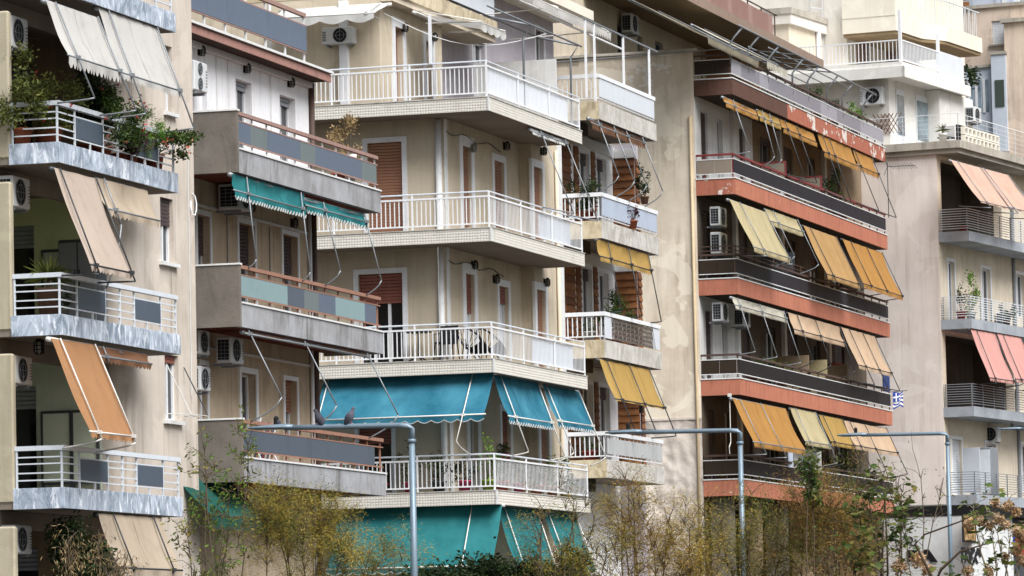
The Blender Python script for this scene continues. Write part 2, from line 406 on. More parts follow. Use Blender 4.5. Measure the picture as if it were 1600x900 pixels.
def leaves(mb, c, R, n, size, aspect=.5, seedv=None, flat=0.0, shell=.5, squash=1.0, clump=0):
    """leaf faces through an ellipsoid; clumped when clump > 0"""
    cl = []
    if clump:
        for _ in range(clump):
            v = Vector((rnd(-1, 1), rnd(-1, 1), rnd(-1, 1)))
            while v.length > 1: v = Vector((rnd(-1, 1), rnd(-1, 1), rnd(-1, 1)))
            cl.append(v)
    for _ in range(n):
        if cl:
            b = random.choice(cl); v = b + Vector((random.gauss(0, .16), random.gauss(0, .16), random.gauss(0, .16)))
        else:
            v = Vector((random.gauss(0, 1), random.gauss(0, 1), random.gauss(0, 1))).normalized() * (rnd(0, 1) ** shell)
        p = Vector((c[0] + v.x*R[0], c[1] + v.y*R[1], c[2] + v.z*R[2]))
        leaf(mb, p, size*rnd(.6, 1.3), aspect)
def leaf(mb, p, s, aspect=.5, d=None):
    d = d or Vector((random.gauss(0, 1), random.gauss(0, 1), random.gauss(0, .7))).normalized()
    w = d.cross(Vector((random.gauss(0, 1), random.gauss(0, 1), random.gauss(0, 1)))).normalized() * s * aspect * .5
    d = d * s
    b = len(mb.v); mb.v += [tuple(p), tuple(p + d*.45 + w), tuple(p + d), tuple(p + d*.45 - w)]; mb.f.append((b, b+1, b+2, b+3))
def pot(F, x, y, z, r, h, label, potm='terracotta', leafm='leaf_green', size=(.3, .3, .4), n=260, ls=.07, aspect=.5, style='bush', cat='plant', flowers=None, group='balcony pot plants', off=(0, 0, 0)):
    t = thing(F, 'potted_plant', label, cat, (x, y, z), group)
    MB().lathe((x, y, z), [(r*.7, 0), (r*.95, h*.85), (r*1.08, h*.86), (r*1.08, h), (r*.9, h), (r*.85, h*.9)], 14).build('pot', potm, t, True)
    mb = MB(); st = MB(); cz = z + h + size[2]*.8 + off[2]; px_, py_ = x, y
    if style == 'bush':
        x += off[0]; y += off[1]
        for i in range(6):
            e = (x+rnd(-.8, .8)*size[0], y+rnd(-.8, .8)*size[1], cz+rnd(-.2, .6)*size[2])
            st.tube([(px_+rnd(-.03, .03), py_+rnd(-.03, .03), z+h*.9), ((x+e[0])/2, (y+e[1])/2, z+h+size[2]*.3), e], .012, 4, .004)
        leaves(mb, (x, y, cz), size, n, ls, aspect, clump=10)
    elif style == 'spiky':
        st.tube([(x, y, z+h*.9), (x, y, z+h+size[2]*.35)], .04, 6, .03)
        for i in range(n):
            a = rnd(0, 6.28); el = rnd(-.1, 1.35); L = size[0]*rnd(.8, 1.2); b0 = Vector((x, y, z+h+size[2]*.35))
            d = Vector((math.cos(a)*math.cos(el), math.sin(a)*math.cos(el), math.sin(el)))
            w = Vector((-math.sin(a), math.cos(a), 0))*.014; b = len(mb.v); e = b0 + d*L + Vector((0, 0, -.18*L*math.cos(el)))
            mid = b0 + d*L*.5
            mb.v += [tuple(b0-w), tuple(b0+w), tuple(mid+w), tuple(e), tuple(mid-w)]; mb.f.append((b, b+1, b+2, b+3, b+4))
    elif style == 'trail':
        for i in range(9):
            a = rnd(0, 6.28); pts = []; p = Vector((x, y, z+h)); d = Vector((math.cos(a)*.6, math.sin(a)*.6, .9))
            for k in range(8):
                pts.append(tuple(p)); p = p + d*size[0]*.25; d.z -= .28; d.x += rnd(-.15, .15)
                for q in range(max(1, n//72)): leaf(mb, p + Vector((rnd(-.08, .08), rnd(-.08, .08), rnd(-.08, .08))), ls*rnd(.6, 1.3), aspect)
            st.tube(pts, .008, 4)
    st.build('stem', 'twig', t)
    mb.build('foliage', leafm, t)
    if flowers:
        fm, nf = flowers; q = MB()
        for _ in range(nf):
            v = Vector((random.gauss(0, 1), random.gauss(0, 1), random.gauss(0, 1))).normalized()
            p = Vector((x+v.x*size[0], y+v.y*size[1], cz+v.z*size[2]))
            for k in range(5): leaf(q, p, .05, .8)
        q.build('blossom', fm, t)
    return t
def M_(k, v): MATS[k] = v
M_('plaster_beige', plaster('plaster_beige', '#c8beb2', '#978b7e', .45, .6))
M_('plaster_pier', plaster('plaster_pier', '#b3aa94', '#857c68', .35, .35, 60, .8))
M_('plaster_tan', plaster('plaster_tan', '#bfae96', '#85775f', .5, .6, 70, .6))
M_('plaster_white', plaster('plaster_white', '#f0f1f3', '#b3b2b0', .2, .35))
M_('plaster_b3', plaster('plaster_b3', '#c6baa5', '#93866f', .35, .4, 70, .5))
M_('plaster_cream', plaster('plaster_cream', '#d8ccb8', '#a99c88', .35, .45))
M_('plaster_side', plaster('plaster_side', '#e0d4c1', '#a99882', .6, .6, 50, .4, .35, .42, .68, .5))
M_('plaster_rough', plaster('plaster_rough', '#cfc5ba', '#a2968a', .5, .3, 14, 1.0, 1.2))
M_('plaster_pink', plaster('plaster_pink', '#e0d7d0', '#b8aa9e', .4, .4, 60, .3, .3))
M_('plaster_back', plaster('plaster_back', '#ddd8cf', '#bdb5a9', .35, .35, 60, .2))
M_('plaster_old', plaster('plaster_old', '#d8c6b4', '#8f8478', .55, .45, 60, .4, .5))
M_('green_wall', plaster('green_wall', '#dfe8b8', '#b3be8a', .25, .2))
M_('pale_green', plaster('pale_green', '#dbe6d0', '#adbd9f', .2, .2))
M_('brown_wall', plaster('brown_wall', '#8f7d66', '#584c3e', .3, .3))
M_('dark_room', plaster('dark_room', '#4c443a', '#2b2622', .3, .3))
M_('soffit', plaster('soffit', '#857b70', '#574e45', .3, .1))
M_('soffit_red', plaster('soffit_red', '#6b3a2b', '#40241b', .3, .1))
M_('white_wall', plaster('white_wall', '#d8d8d6', '#a3a098', .25, .35, 80, .2))
M_('marble', marble('marble', '#b9c3d0', '#eaeff6', .85, '#7a8694'))
M_('marble_white', marble('marble_white', '#c9c6bf', '#dedbd4', .4, '#a8a399'))
M_('marble_cream', marble('marble_cream', '#cabda0', '#d8cdb6', .5, '#a7987c'))
M_('concrete', concrete('concrete', '#8d8c8d', '#55534f', .7, '#a3a5a8'))
M_('concrete_dark', concrete('concrete_dark', '#69635d', '#423d36', .55, '#7b756d'))
M_('concrete_grey', concrete('concrete_grey', '#8f959b', '#6d7073', .35, '#a5abb1'))
M_('concrete_roof', concrete('concrete_roof', '#9d978c', '#5d584f', .5, '#b5aea2'))
M_('tile_white', paint('tile_white', '#d6d2c8', '#a09a8c', .35, .45, 3))
M_('terra_paint', peeling('terra_paint', '#ad6e58', '#d9d2ca', .70))
M_('terra_peel', peeling('terra_peel', '#a36450', '#cdc5bc', .575))
M_('brown_paint', peeling('brown_paint', '#5b4238', '#b5a79a', .72))
M_('eave_red', paint('eave_red', '#a07a70', '#5f4a44', .5, .8, 5, .2))
M_('rust', paint('rust', '#9a7d74', '#5f4a42', .5, .7, 9, .25))
M_('rail_red', paint('rail_red', '#7a2f30', '#3d2220', .4, .6, 9))
M_('rail_brown', paint('rail_brown', '#4f3c35', '#2c221e', .4, .6, 9))
M_('rust_orange', paint('rust_orange', '#96705f', '#5f463a', .45, .7, 9, .25))
M_('white_frame', paint('white_frame', '#dadcde', '#9c9a94', .25, .45))
M_('white_metal', paint('white_metal', '#e2e4e6', '#a5a19a', .2, .4))
M_('rail_blue_white', paint('rail_blue_white', '#ccd2d8', '#8d8a84', .3, .45))
M_('cap_white', paint('cap_white', '#d6d7d6', '#87847e', .35, .6))
M_('grey_mid', paint('grey_mid', '#7d8287', '#4c4c4a', .3, .5))
M_('grey_dark', paint('grey_dark', '#41454a', '#2b2b2b', .2, .5))
M_('rod_grey', paint('rod_grey', '#868b8f', '#4c4b49', .35, .45, 8, .5, .3))
M_('rod_dark', paint('rod_dark', '#3c3f42', '#26221f', .3, .5, 8, .5, .2))
M_('rod_white', paint('rod_white', '#d2d0ca', '#8a8378', .3, .45, 8))
M_('pole_grey', paint('pole_grey', '#72838f', '#545c62', .35, .45, 5, .5, .25))
M_('panel_navy', paint('panel_navy', '#4a5561', '#343a42', .25, .4, 3, .5))
M_('panel_blue', paint('panel_blue', '#596474', '#444c58', .3, .35, 2, .5))
M_('panel_greygreen', paint('panel_greygreen', '#677070', '#525a5a', .3, .35, 2, .5))
M_('panel_aqua', paint('panel_aqua', '#80989a', '#667b7d', .3, .35, 2, .5))
M_('panel_slate', paint('panel_slate', '#4d5763', '#3c434c', .3, .35, 2, .5))
M_('panel_dark', paint('panel_dark', '#231f1f', '#161313', .3, .62, 2, .2))
M_('panel_dark2', paint('panel_dark2', '#2a272c', '#1a181b', .3, .62, 2, .2))
M_('panel_brown', paint('panel_brown', '#33291f', '#1f1813', .3, .62, 2, .2))
M_('panel_taupe', paint('panel_taupe', '#83786a', '#5c5348', .2, .5, 2, .4))
M_('panel_lilac', paint('panel_lilac', '#7d7b84', '#5b595f', .25, .4, 2, .45))
M_('panel_lilac2', paint('panel_lilac2', '#95939b', '#6c6a70', .25, .4, 2, .45))
M_('sheet_white', paint('sheet_white', '#cfd4da', '#9b9fa5', .2, .35, 2, .5))
M_('sheet_blue', paint('sheet_blue', '#aeb9c9', '#878f9b', .25, .35, 2, .5))
M_('sheet_old', paint('sheet_old', '#b3b5b5', '#83827e', .35, .4, 2, .45))
M_('shutter_brown', paint('shutter_brown', '#976d57', '#66473a', .3, .6, 3, .3))
M_('shutter_red', paint('shutter_red', '#885549', '#5c382f', .25, .6, 3, .3))
M_('shutter_dark', paint('shutter_dark', '#4c4142', '#2e2728', .25, .6, 3, .3))
M_('shutter_grey', paint('shutter_grey', '#9aa0a6', '#6d7074', .25, .5, 3, .3))
M_('shutter_white', paint('shutter_white', '#d4d7da', '#9ea1a4', .2, .5, 3, .3))
M_('door_brown', paint('door_brown', '#7b4a3b', '#4d2d24', .25, .6, 3))
M_('glass', glass('glass')); M_('glass_light', glass('glass_light', '#5d6a72')); M_('glass_dark', glass('glass_dark', '#101214', .1))
M_('black', plain('black', '#141414', .7)); M_('lamp_glass', plain('lamp_glass', '#8d8c84', .3, .5))
M_('ac_white', paint('ac_white', '#c6c8c8', '#8f8d88', .25, .45, 3))
M_('cloth_cream', fabric('cloth_cream', '#c9c7c2', '#bab6ae', .4, .25))
M_('cloth_beige', fabric('cloth_beige', '#bba999', '#c6b6a8', .6, .25))
M_('cloth_sand', fabric('cloth_sand', '#b0a08b', '#bfaf9a', .6, .22))
M_('cloth_brown', fabric('cloth_brown', '#aa7b52', '#b48860', .5, .25))
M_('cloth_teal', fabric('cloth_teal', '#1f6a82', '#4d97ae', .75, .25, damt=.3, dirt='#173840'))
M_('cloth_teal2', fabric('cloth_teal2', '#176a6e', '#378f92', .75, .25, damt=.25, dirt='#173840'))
M_('cloth_green', fabric('cloth_green', '#165048', '#215c53', .4, .2, dirt='#153a36'))
M_('cloth_white', fabric('cloth_white', '#d5d5d2', '#c4c2bc', .4, .25, damt=.15))
M_('cloth_offwhite', fabric('cloth_offwhite', '#c4bfae', '#b3ad9c', .4, .22))
M_('cloth_yellow', fabric('cloth_yellow', '#b08e4a', '#bb9b58', .5, .25))
M_('cloth_orange', fabric('cloth_orange', '#b07f3e', '#ba8c4a', .5, .25))
M_('cloth_orange2', fabric('cloth_orange2', '#b28b55', '#bc9868', .6, .25))
M_('cloth_apricot', fabric('cloth_apricot', '#c4a788', '#ccb296', .6, .22))
M_('cloth_straw', fabric('cloth_straw', '#b5a77f', '#c4b78f', .5, .22))
M_('cloth_darkbrown', fabric('cloth_darkbrown', '#6b4a33', '#7d5a40', .4, .1))
M_('cloth_olive', fabric('cloth_olive', '#8f8672', '#a39a86', .5, .3))
M_('cloth_salmon', fabric('cloth_salmon', '#cda893', '#d6b6a4', .5, .25))
M_('cloth_pink', fabric('cloth_pink', '#d49a90', '#dcaaa2', .5, .28, damt=.12))
M_('cloth_blue', fabric('cloth_blue', '#2f3f6b', '#3c4d7a', .4, .1)); M_('cloth_red', fabric('cloth_red', '#8f3b35', '#a04a42', .4, .1))
M_('wood_tile', wood('wood_tile', '#8a5c38', '#6a4228')); M_('wood_tile2', wood('wood_tile2', '#9a6b42', '#75492c')); M_('wood_tile3', wood('wood_tile3', '#7b5236', '#5b3a26'))
M_('terracotta', paint('terracotta', '#96543c', '#5f3727', .3, .8, 6)); M_('pot_pink', plain('pot_pink', '#b03a63', .5)); M_('pot_red', plain('pot_red', '#a3453a', .6))
M_('pot_brown', paint('pot_brown', '#6b5040', '#46342a', .3, .9, 9)); M_('pot_white', plain('pot_white', '#c9c8c2', .5)); M_('pot_lime', plain('pot_lime', '#7f9a3a', .5))
M_('leaf_green', foliage('leaf_green', ['#1c2a14', '#3a4d22', '#5c6f30'])); M_('leaf_dark', foliage('leaf_dark', ['#121b10', '#26351a', '#3c4d26']))
M_('leaf_olive', foliage('leaf_olive', ['#353c1c', '#57602b', '#7d7c40'])); M_('leaf_bright', foliage('leaf_bright', ['#33521d', '#5c7f2a', '#82a03c']))
M_('leaf_gold', foliage('leaf_gold', ['#565026', '#8c7a34', '#b09a48', '#74743a'], 2.2)); M_('leaf_rust', foliage('leaf_rust', ['#54442a', '#866638', '#a07c46', '#6d6834'], 2.2))
M_('leaf_mix', foliage('leaf_mix', ['#2c3a1a', '#53602a', '#7d7a34', '#a08a3c'], 3.0)); M_('leaf_dry', foliage('leaf_dry', ['#6f5b40', '#96805a', '#b39a72'], 4.0))
M_('leaf_plane', foliage('leaf_plane', ['#28351c', '#435a28', '#6c6f36', '#80653a'], 3.0)); M_('seed_tan', foliage('seed_tan', ['#9a7a58', '#bfa07c', '#d8c2a4'], 7.0))
M_('leaf_purple', foliage('leaf_purple', ['#2b1a22', '#4a2b33', '#3a3522']))
M_('blossom_red', plain('blossom_red', '#b0352c')); M_('blossom_coral', plain('blossom_coral', '#cf7a5c')); M_('blossom_white', plain('blossom_white', '#d8d4d0'))
M_('twig', paint('twig', '#5a4f42', '#3a3128', .4, .9, 8, .1)); M_('twig_pale', paint('twig_pale', '#8d8272', '#5f5548', .4, .9, 8, .1))
M_('bark', paint('bark', '#40352b', '#241d17', .5, .95, 8, .1))
M_('asphalt', plaster('asphalt', '#4a4a4a', '#333333', .4, .0, 120, .5)); M_('paving', plaster('paving', '#6b6966', '#54524e', .4, .0, 40, .3)); M_('earth', plaster('earth', '#4a453c', '#38332b', .5, 0, 30, .6))
M_('flag_blue', plain('flag_blue', '#27408f', .8)); M_('flag_white', plain('flag_white', '#dcdcdc', .8))
M_('pigeon', paint('pigeon', '#5a5a66', '#3a3a44', .5, .8, 20, .2)); M_('pigeon_dark', paint('pigeon_dark', '#3d3d46', '#2a2a30', .4, .8, 20, .2))
M_('sign_black', plain('sign_black', '#1c1c20', .5)); M_('shop_white', plaster('shop_white', '#cfd1d0', '#9a9a96', .2, .2, 60, .1)); M_('poster_tan', marble('poster_tan', '#b59058', '#d6c096', .8, '#5a4024'))
M_('shop_red', paint('shop_red', '#a8322c', '#5a1f1c', .3, .5, 4)); M_('shop_blue', paint('shop_blue', '#2a4aa0', '#1b2a5a', .3, .5, 4)); M_('graffiti', peeling('graffiti', '#6b6258', '#c0492a', .52, 2.6))
M_('enclosure_blue', paint('enclosure_blue', '#bcc5d0', '#8f979f', .25, .5, 2)); M_('cream_pale', plaster('cream_pale', '#ded8c9', '#bfb6a2', .2, .25, 60, .15)); M_('white_pent', plaster('white_pent', '#dedcd6', '#b5b1a7', .2, .25, 60, .15))
M_('rattan', plain('rattan', '#17181a', .6)); M_('lattice', paint('lattice', '#6b625b', '#443d38', .3, .7)); M_('sheet_red', paint('sheet_red', '#8d6c62', '#5c443c', .3, .6))
M_('skin', plain('skin', '#a87a62', .6))
M_('ochre', paint('ochre', '#c4b190', '#9a8565', .3, .8, 5, .2)); M_('leaf_dark_panel', paint('leaf_dark_panel', '#3a463e', '#2a332c', .2, .6, 3))
M_('plaster_violet', plaster('plaster_violet', '#b9b4bb', '#8d878d', .3, .3))
M_('sheet_grey', paint('sheet_grey', '#b4bac2', '#8d9299', .25, .4, 2, .4)); M_('roof_fascia', paint('roof_fascia', '#8d7a6c', '#57493f', .4, .8, 4, .2)); M_('recess_shade', plaster('recess_shade', '#5d544a', '#332d27', .4, .4))
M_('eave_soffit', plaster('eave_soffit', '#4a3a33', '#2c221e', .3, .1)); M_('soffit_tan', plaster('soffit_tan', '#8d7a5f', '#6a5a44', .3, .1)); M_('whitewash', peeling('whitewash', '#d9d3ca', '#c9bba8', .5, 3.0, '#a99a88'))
# ================================================================== building with marble-faced balconies (leftmost)
F1 = Frame(-7.802, 82.853, 73.80)
B1 = thing(F1, 'apartment_building', 'beige apartment block with grey marble balconies and white rails at far left', 'building')
Z1 = [5.1, 8.1, 11.1, 14.1]; L1 = 5.94
holes = [pxhole(F1, 'y', .95, 250, 271, 307, 408), pxhole(F1, 'y', .95, 257, 269, 70, 174), pxhole(F1, 'y', .95, 257, 279, 553, 656)]
w = MB(); wall(w, 'y', .95, 6.1, 9.4, 0, 20, holes); w.build('wall', 'plaster_beige', B1)
cv = MB()      # rounded corner between loggia and front
for lo_, hi_ in ((0, Z1[0]-.36), (Z1[0], Z1[1]-.36), (Z1[1], Z1[2]-.36), (Z1[2], Z1[3]-.36), (Z1[3], 20)):
    cv.grid(lambda u, v: (6.1 - .5*math.sin(u*math.pi/2), 1.45 - .5*math.cos(u*math.pi/2), lo_ + (hi_-lo_)*v), 10, 1)
cv.build('corner_wall', 'plaster_beige', B1, True)
MB().quad((9.4, .95, 0), (9.4, 6, 0), (9.4, 6, 20), (9.4, .95, 20)).build('end_wall', 'plaster_beige', B1)
window(B1, 'y', .95, holes[0], shutter=.42, shut='shutter_dark', sill='cap_white', leaves=2)
window(B1, 'y', .95, holes[1], shutter=.0, sill='cap_white', leaves=2)
window(B1, 'y', .95, holes[2], shutter=.12, shut='shutter_red', sill='cap_white', leaves=2)
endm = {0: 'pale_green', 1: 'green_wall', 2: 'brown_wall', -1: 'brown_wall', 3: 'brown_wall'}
for k in range(-1, 4):
    z0 = Z1[k] if k >= 0 else 2.1; z1 = z0 + 3 - .354
    dh = [(2.75, 3.3, z0+.05, z0+2.15)]
    e = MB(); wall(e, 'x', 5.6, 1.45, 3.4, z0, z1, dh); e.build('loggia_end_wall', endm[k], B1)
    window(B1, 'x', 5.6, dh[0], frame='grey_dark', pane='glass_dark', shutter=.2, shut='shutter_grey', name='loggia_door')
    if k in (0, 1):
        pn = [(1.5, 2.0), (2.03, 2.6)] if k == 0 else [(2.0, 2.55)]
        for a, b in pn:
            q_ = MB().box(5.5, 5.53, a, b, z0+.35, z0+1.62).build('glazed_screen', 'pale_green', B1)
            for c_, d_, e_, f_ in ((a-.02, a+.02, z0, z0+1.66), (b-.02, b+.02, z0, z0+1.66), (a, b, z0+1.62, z0+1.67), (a, b, z0+.3, z0+.35)): MB().box(5.48, 5.55, c_, d_, e_, f_).build('frame_bar', 'grey_dark', q_)
    MB().box(.3, 5.59, 1.3, 1.42, z1-.3, z1).build('ceiling_beam', 'soffit', B1)
    bh = [(1.2, 2.2, z0+.05, z0+2.2), (3.6, 4.6, z0+.05, z0+2.2)]
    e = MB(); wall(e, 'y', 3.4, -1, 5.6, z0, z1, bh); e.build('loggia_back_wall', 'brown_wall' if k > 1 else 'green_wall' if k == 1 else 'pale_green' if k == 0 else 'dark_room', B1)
    for h in bh: window(B1, 'y', 3.4, h, frame='grey_mid', pane='glass_dark', shutter=.3, shut='shutter_grey', name='loggia_door')
    # side fin that closes the loggia towards the camera
    if True:
        MB().bev(0, .16, .93, 2.6, z0-.24, z0+2.36, .03).build('side_fin', 'plaster_pier', B1)
tile_x = [0, 1.45, 2.9, 4.35, L1]
mb_post = MB().box(-.016, .016, -.016, .016, 0, .72).mesh('post', 'rail_blue_white')
mb_short = MB().box(-.014, .014, -.014, .014, 0, .16).mesh('post', 'rail_blue_white')
for k, z in enumerate(Z1):
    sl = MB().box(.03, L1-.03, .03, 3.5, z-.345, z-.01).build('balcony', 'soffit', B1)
    for i in range(4): MB().bev(tile_x[i]+.002, tile_x[i+1]-.002, 0, .029, z-.354, z+.01, .004).build('marble_facing', 'marble', sl)
    MB().bev(0, .029, .03, .95, z-.354, z+.01, .004).build('marble_facing', 'marble', sl)
    MB().bev(L1-.029, L1, .03, .95, z-.354, z+.01, .004).build('marble_facing', 'marble', sl)
    MB().box(.03, L1-.03, .03, .95, z-.009, z+.006).build('floor', 'concrete_dark', sl)
    y = .07; x = .07
    # front posts
    pf = [.08] + [F1.at(p, 460, y=y).x for p in (120, 144, 164, 187, 209, 229, 250)] + [L1-.07]
    for i, px in enumerate(pf):
        if i in (2, 6): inst('post', mb_short, sl, (px, y, z)); continue
        inst('post', mb_post, sl, (px, y, z))
    inst('post', mb_post, sl, (x, .9, z))
    MB().box(.04, L1-.05, y-.05, y+.05, z+.66, z+.74).build('top_rail', 'rail_blue_white', sl)
    MB().box(.04, .12, y+.051, .93, z+.66, z+.74).build('top_rail', 'rail_blue_white', sl)
    for h in (.145, .27, .43, .545):
        segs = [(pf[0], pf[1]), (pf[3], pf[5]), (pf[7], pf[8])] if h < .5 and h > .2 else [(pf[0], pf[8])]
        for a, b in segs: MB().box(a, b, y-.012, y+.012, z+h-.012, z+h+.012).build('rail', 'rail_blue_white', sl)
        MB().box(x-.012, x+.012, y, .9, z+h-.012, z+h+.012).build('rail', 'rail_blue_white', sl)
    for a, b in ((pf[1], pf[3]), (pf[5], pf[7])):
        MB().bev(a+.03, b-.03, y-.02, y+.004, z+.165, z+.53, .005).build('panel', 'panel_navy', sl)
# awnings
aw = awning
aw(F1, 'long cream awning with scalloped edge, left of two above the flowering balcony', 'cloth_cream', (72, 0), (107, 86), (190, 113), (.14, .93), 1.75, Z1[2]+.68, .2)
aw(F1, 'long cream awning, right of two above the flowering balcony', 'cloth_cream', (153, 11), (190, 113), (283, 139), (.14, .95), 1.6, Z1[2]+.68, .12)
aw(F1, 'faded beige awning let down over the balcony with grey cabinet', 'cloth_beige', (84, 262), (141, 413), (205, 428), (.1, .97), 1.1, Z1[1]+.68, .1, rodm='rod_dark')
aw(F1, 'short wrinkled beige awning tucked beside the long beige one', 'cloth_sand', (152, 278), (170, 326), (248, 343), (.1,), 1.5, Z1[1]+.6, .12, sag=.1)
aw(F1, 'orange-brown awning with white rods let down over the lowest marble balcony', 'cloth_brown', (80, 528), (141, 674), (209, 688), (.16, .95), 1.08, Z1[0]+.68, .1, rodm='rod_white')
aw(F1, 'rolled up brown awning strip under the middle marble balcony', 'cloth_darkbrown', (150, 541), (156, 556), (236, 570), (.1,), 1.6, Z1[0]+2.2, .1)
aw(F1, 'wide dusty tan awning below the lowest marble balcony', 'cloth_sand', (154, 802), (187, 887), (284, 890), (.2, .84), 1.04, None, .14, rodm='rod_dark')
# things on its balconies
ac_unit(F1, .25, .98, Z1[2]+1.75, .8, 'white air conditioner behind the pale fin, topmost at far left edge', 'y', .28, .58)
ac_unit(F1, .25, .98, Z1[1]+1.95, .8, 'white air conditioner behind the pale fin above the yucca pot', 'y', .28, .55)
ac_unit(F1, .25, .98, Z1[0]+1.85, .8, 'white air conditioner behind the pale fin above the bottom marble balcony', 'y', .28, .5)
ac_unit(F1, .3, 1.05, Z1[0]-1.1, .8, 'white air conditioner at the lower left corner under the lowest marble balcony', 'y', .28, .5)
lantern(F1, .9, .75, Z1[1]-.62, 'black wall lamp under the middle marble balcony', 'x', 1.0)
t = thing(F1, 'cabinet', 'grey two-door plastic cabinet on the balcony with the faded beige awning', 'cabinet', (4.7, 1.7, Z1[1]))
MB().bev(4.7, 5.2, 1.15, 1.92, Z1[1], Z1[1]+1.76, .02).build('body', 'grey_dark', t)
for a in (1.17, 1.55): MB().bev(4.68, 4.699, a, a+.35, Z1[1]+.05, Z1[1]+1.7, .005).build('door', 'grey_mid', t)
for a in (1.49, 1.57): MB().box(4.665, 4.679, a, a+.015, Z1[1]+.8, Z1[1]+1.2).build('handle', 'black', t)
pot(F1, .45, .42, Z1[1], .22, .5, 'spiky yucca in brown pot on the middle marble balcony', 'pot_brown', 'leaf_olive', (.48, .48, .5), 70, style='spiky')
pot(F1, 1.3, .5, Z1[1], .12, .2, 'small leafy pot plant beside the yucca', 'pot_white', 'leaf_green', (.2, .2, .2), 90, .08)
pot(F1, .75, .5, Z1[2], .27, .36, 'red flowering bush in big terracotta pot on the top marble balcony', 'terracotta', 'leaf_olive', (.8, .55, .55), 2600, .075, .45, flowers=('blossom_red', 20))
pot(F1, .25, .8, Z1[2], .2, .3, 'olive green bush at the left end of the top marble balcony', 'terracotta', 'leaf_olive', (.5, .6, .7), 2600, .075, .45, off=(-.15, -.1, 0))
pot(F1, 3.0, .6, Z1[2], .22, .3, 'dark climbing plant under the cream awnings', 'terracotta', 'leaf_dark', (1.3, .45, 1.0), 3600, .09, .5)
pot(F1, 2.9, .3, Z1[2], .16, .22, 'white and red flowering shrub spilling over the marble balcony rail', 'terracotta', 'leaf_green', (.75, .42, .6), 2600, .07, .5, flowers=('blossom_red', 26), off=(0, -.32, .1))
pot(F1, 4.2, .3, Z1[2], .16, .2, 'bright green asparagus fern hanging on the marble balcony rail', 'terracotta', 'leaf_bright', (.35, .36, .4), 2600, .08, .13, off=(0, -.34, .05))
pot(F1, 3.7, .3, Z1[2], .15, .18, 'dark purple leaved plant between fern and flowering shrub', 'terracotta', 'leaf_purple', (.3, .3, .35), 900, .08, .5, off=(0, -.25, 0))
pot(F1, 5.5, .3, Z1[2], .18, .34, 'coral flowering geranium leaning out at the right end of the marble balcony', 'terracotta', 'leaf_green', (.95, .45, .26), 1900, .07, .6, flowers=('blossom_coral', 22), off=(-.05, -.3, .02))
pot(F1, 5.0, .5, Z1[2], .2, .34, 'leafy plant in terracotta pot at the right rail end of the top marble balcony', 'terracotta', 'leaf_green', (.35, .25, .35), 500, .07)
t = thing(F1, 'drying_rack', 'folding white wire rack outside the lowest front window', 'rack', (7.6, .9, Z1[0]+1.0))
h = holes[2]
for xx in (h[0]+.05, h[1]+.25):
    MB().tube([(xx, .93, h[3]-.2), (xx, .45, h[2]+.1), (xx, .93, h[2]+.12)], .012, 5).build('arm', 'rod_white' if xx < h[1] else 'rod_dark', t)
for yy in (.45, .6, .75): MB().tube([(h[0], yy, h[2]+.1), (h[1]+.3, yy, h[2]+.1)], .008, 4).build('line', 'rod_white', t)
cb = F1.at(301, 320, y=.93)
MB().tube([(cb.x + .1*math.sin(i*.8), .93 - .05*math.sin(i*.5), cb.z + .22*math.cos(i*.7)) for i in range(9)], .014, 5).build('cable_loop', 'white_metal', B1)
cb = F1.at(300, 620, y=.93)
MB().tube([(cb.x, .935, cb.z + i*.35 + .02*math.sin(i)) for i in range(14)], .01, 4).build('cable', 'cap_white', B1)
# ================================================================== building with concrete balconies and coloured glass panels
F2 = Frame(-5.273, 92.504, 74.08)
B2 = thing(F2, 'apartment_building', 'tan apartment block with stained concrete balconies and blue-grey railing panels', 'building')
Z2 = [6.0, 9.0, 12.0]; L2 = 9.21; YW = 1.3; XE = F2.at(489, 400, y=YW).x
H = lambda l, r, t_, b_: pxhole(F2, 'y', YW, l, r, t_, b_)
hw = [H(315, 323, 100, 172)[:2] + (Z2[2]+.05, H(315, 323, 100, 172)[3]), H(368, 394, 122, 240)[:2] + (Z2[2]+.05, H(368, 394, 122, 240)[3]), H(437, 462, 147, 250)[:2] + (Z2[2]+.05, H(437, 462, 147, 250)[3])]
hm = [h[:2] + (Z2[1]+.05, z) for h, z in ((H(307, 328, 334, 480), H(307, 328, 334, 480)[3]), (H(372, 398, 347, 480), H(372, 398, 347, 480)[3]), (H(441, 465, 365, 480), H(441, 465, 365, 480)[3]))]
hl = [h[:2] + (Z2[0]+b, h[3]) for h, b in ((H(313, 323, 570, 650), .8), (H(376, 400, 582, 700), .05), (H(444, 464, 593, 700), .6))]
w = MB(); wall(w, 'y', YW, -.6, XE, 15-.0, 15.02); 
w = MB(); wall(w, 'y', YW, -.6, XE, Z2[2], 14.36, hw, .22); w.build('upper_wall', 'plaster_white', B2)
w = MB(); wall(w, 'y', YW, -.6, XE, 0, Z2[2], hm + hl, .22); w.build('wall', 'plaster_tan', B2)
MB().quad((XE, YW, 0), (XE, 7, 0), (XE, 7, 14.36), (XE, YW, 14.36)).build('end_wall', 'plaster_tan', B2)
MB().quad((-.6, YW, 0), (-.6, 7, 0), (-.6, 7, 14.36), (-.6, YW, 14.36)).build('end_wall', 'plaster_tan', B2)
for h in hw: window(B2, 'y', YW, h, pane='glass', leaves=2, surround=None, shutter=.1, shut='shutter_grey', dep=.22)
for h in hm: window(B2, 'y', YW, h, shutter=.42, shut='shutter_dark', surround='white_frame', sw=.1, leaves=2, dep=.22)
window(B2, 'y', YW, hl[0], surround='white_frame', sw=.1, dep=.22); window(B2, 'y', YW, hl[1], surround='white_frame', sw=.12, leaves=2, dep=.22); window(B2, 'y', YW, hl[2], shutter=.5, shut='shutter_brown', surround='white_frame', leaves=2, dep=.22)
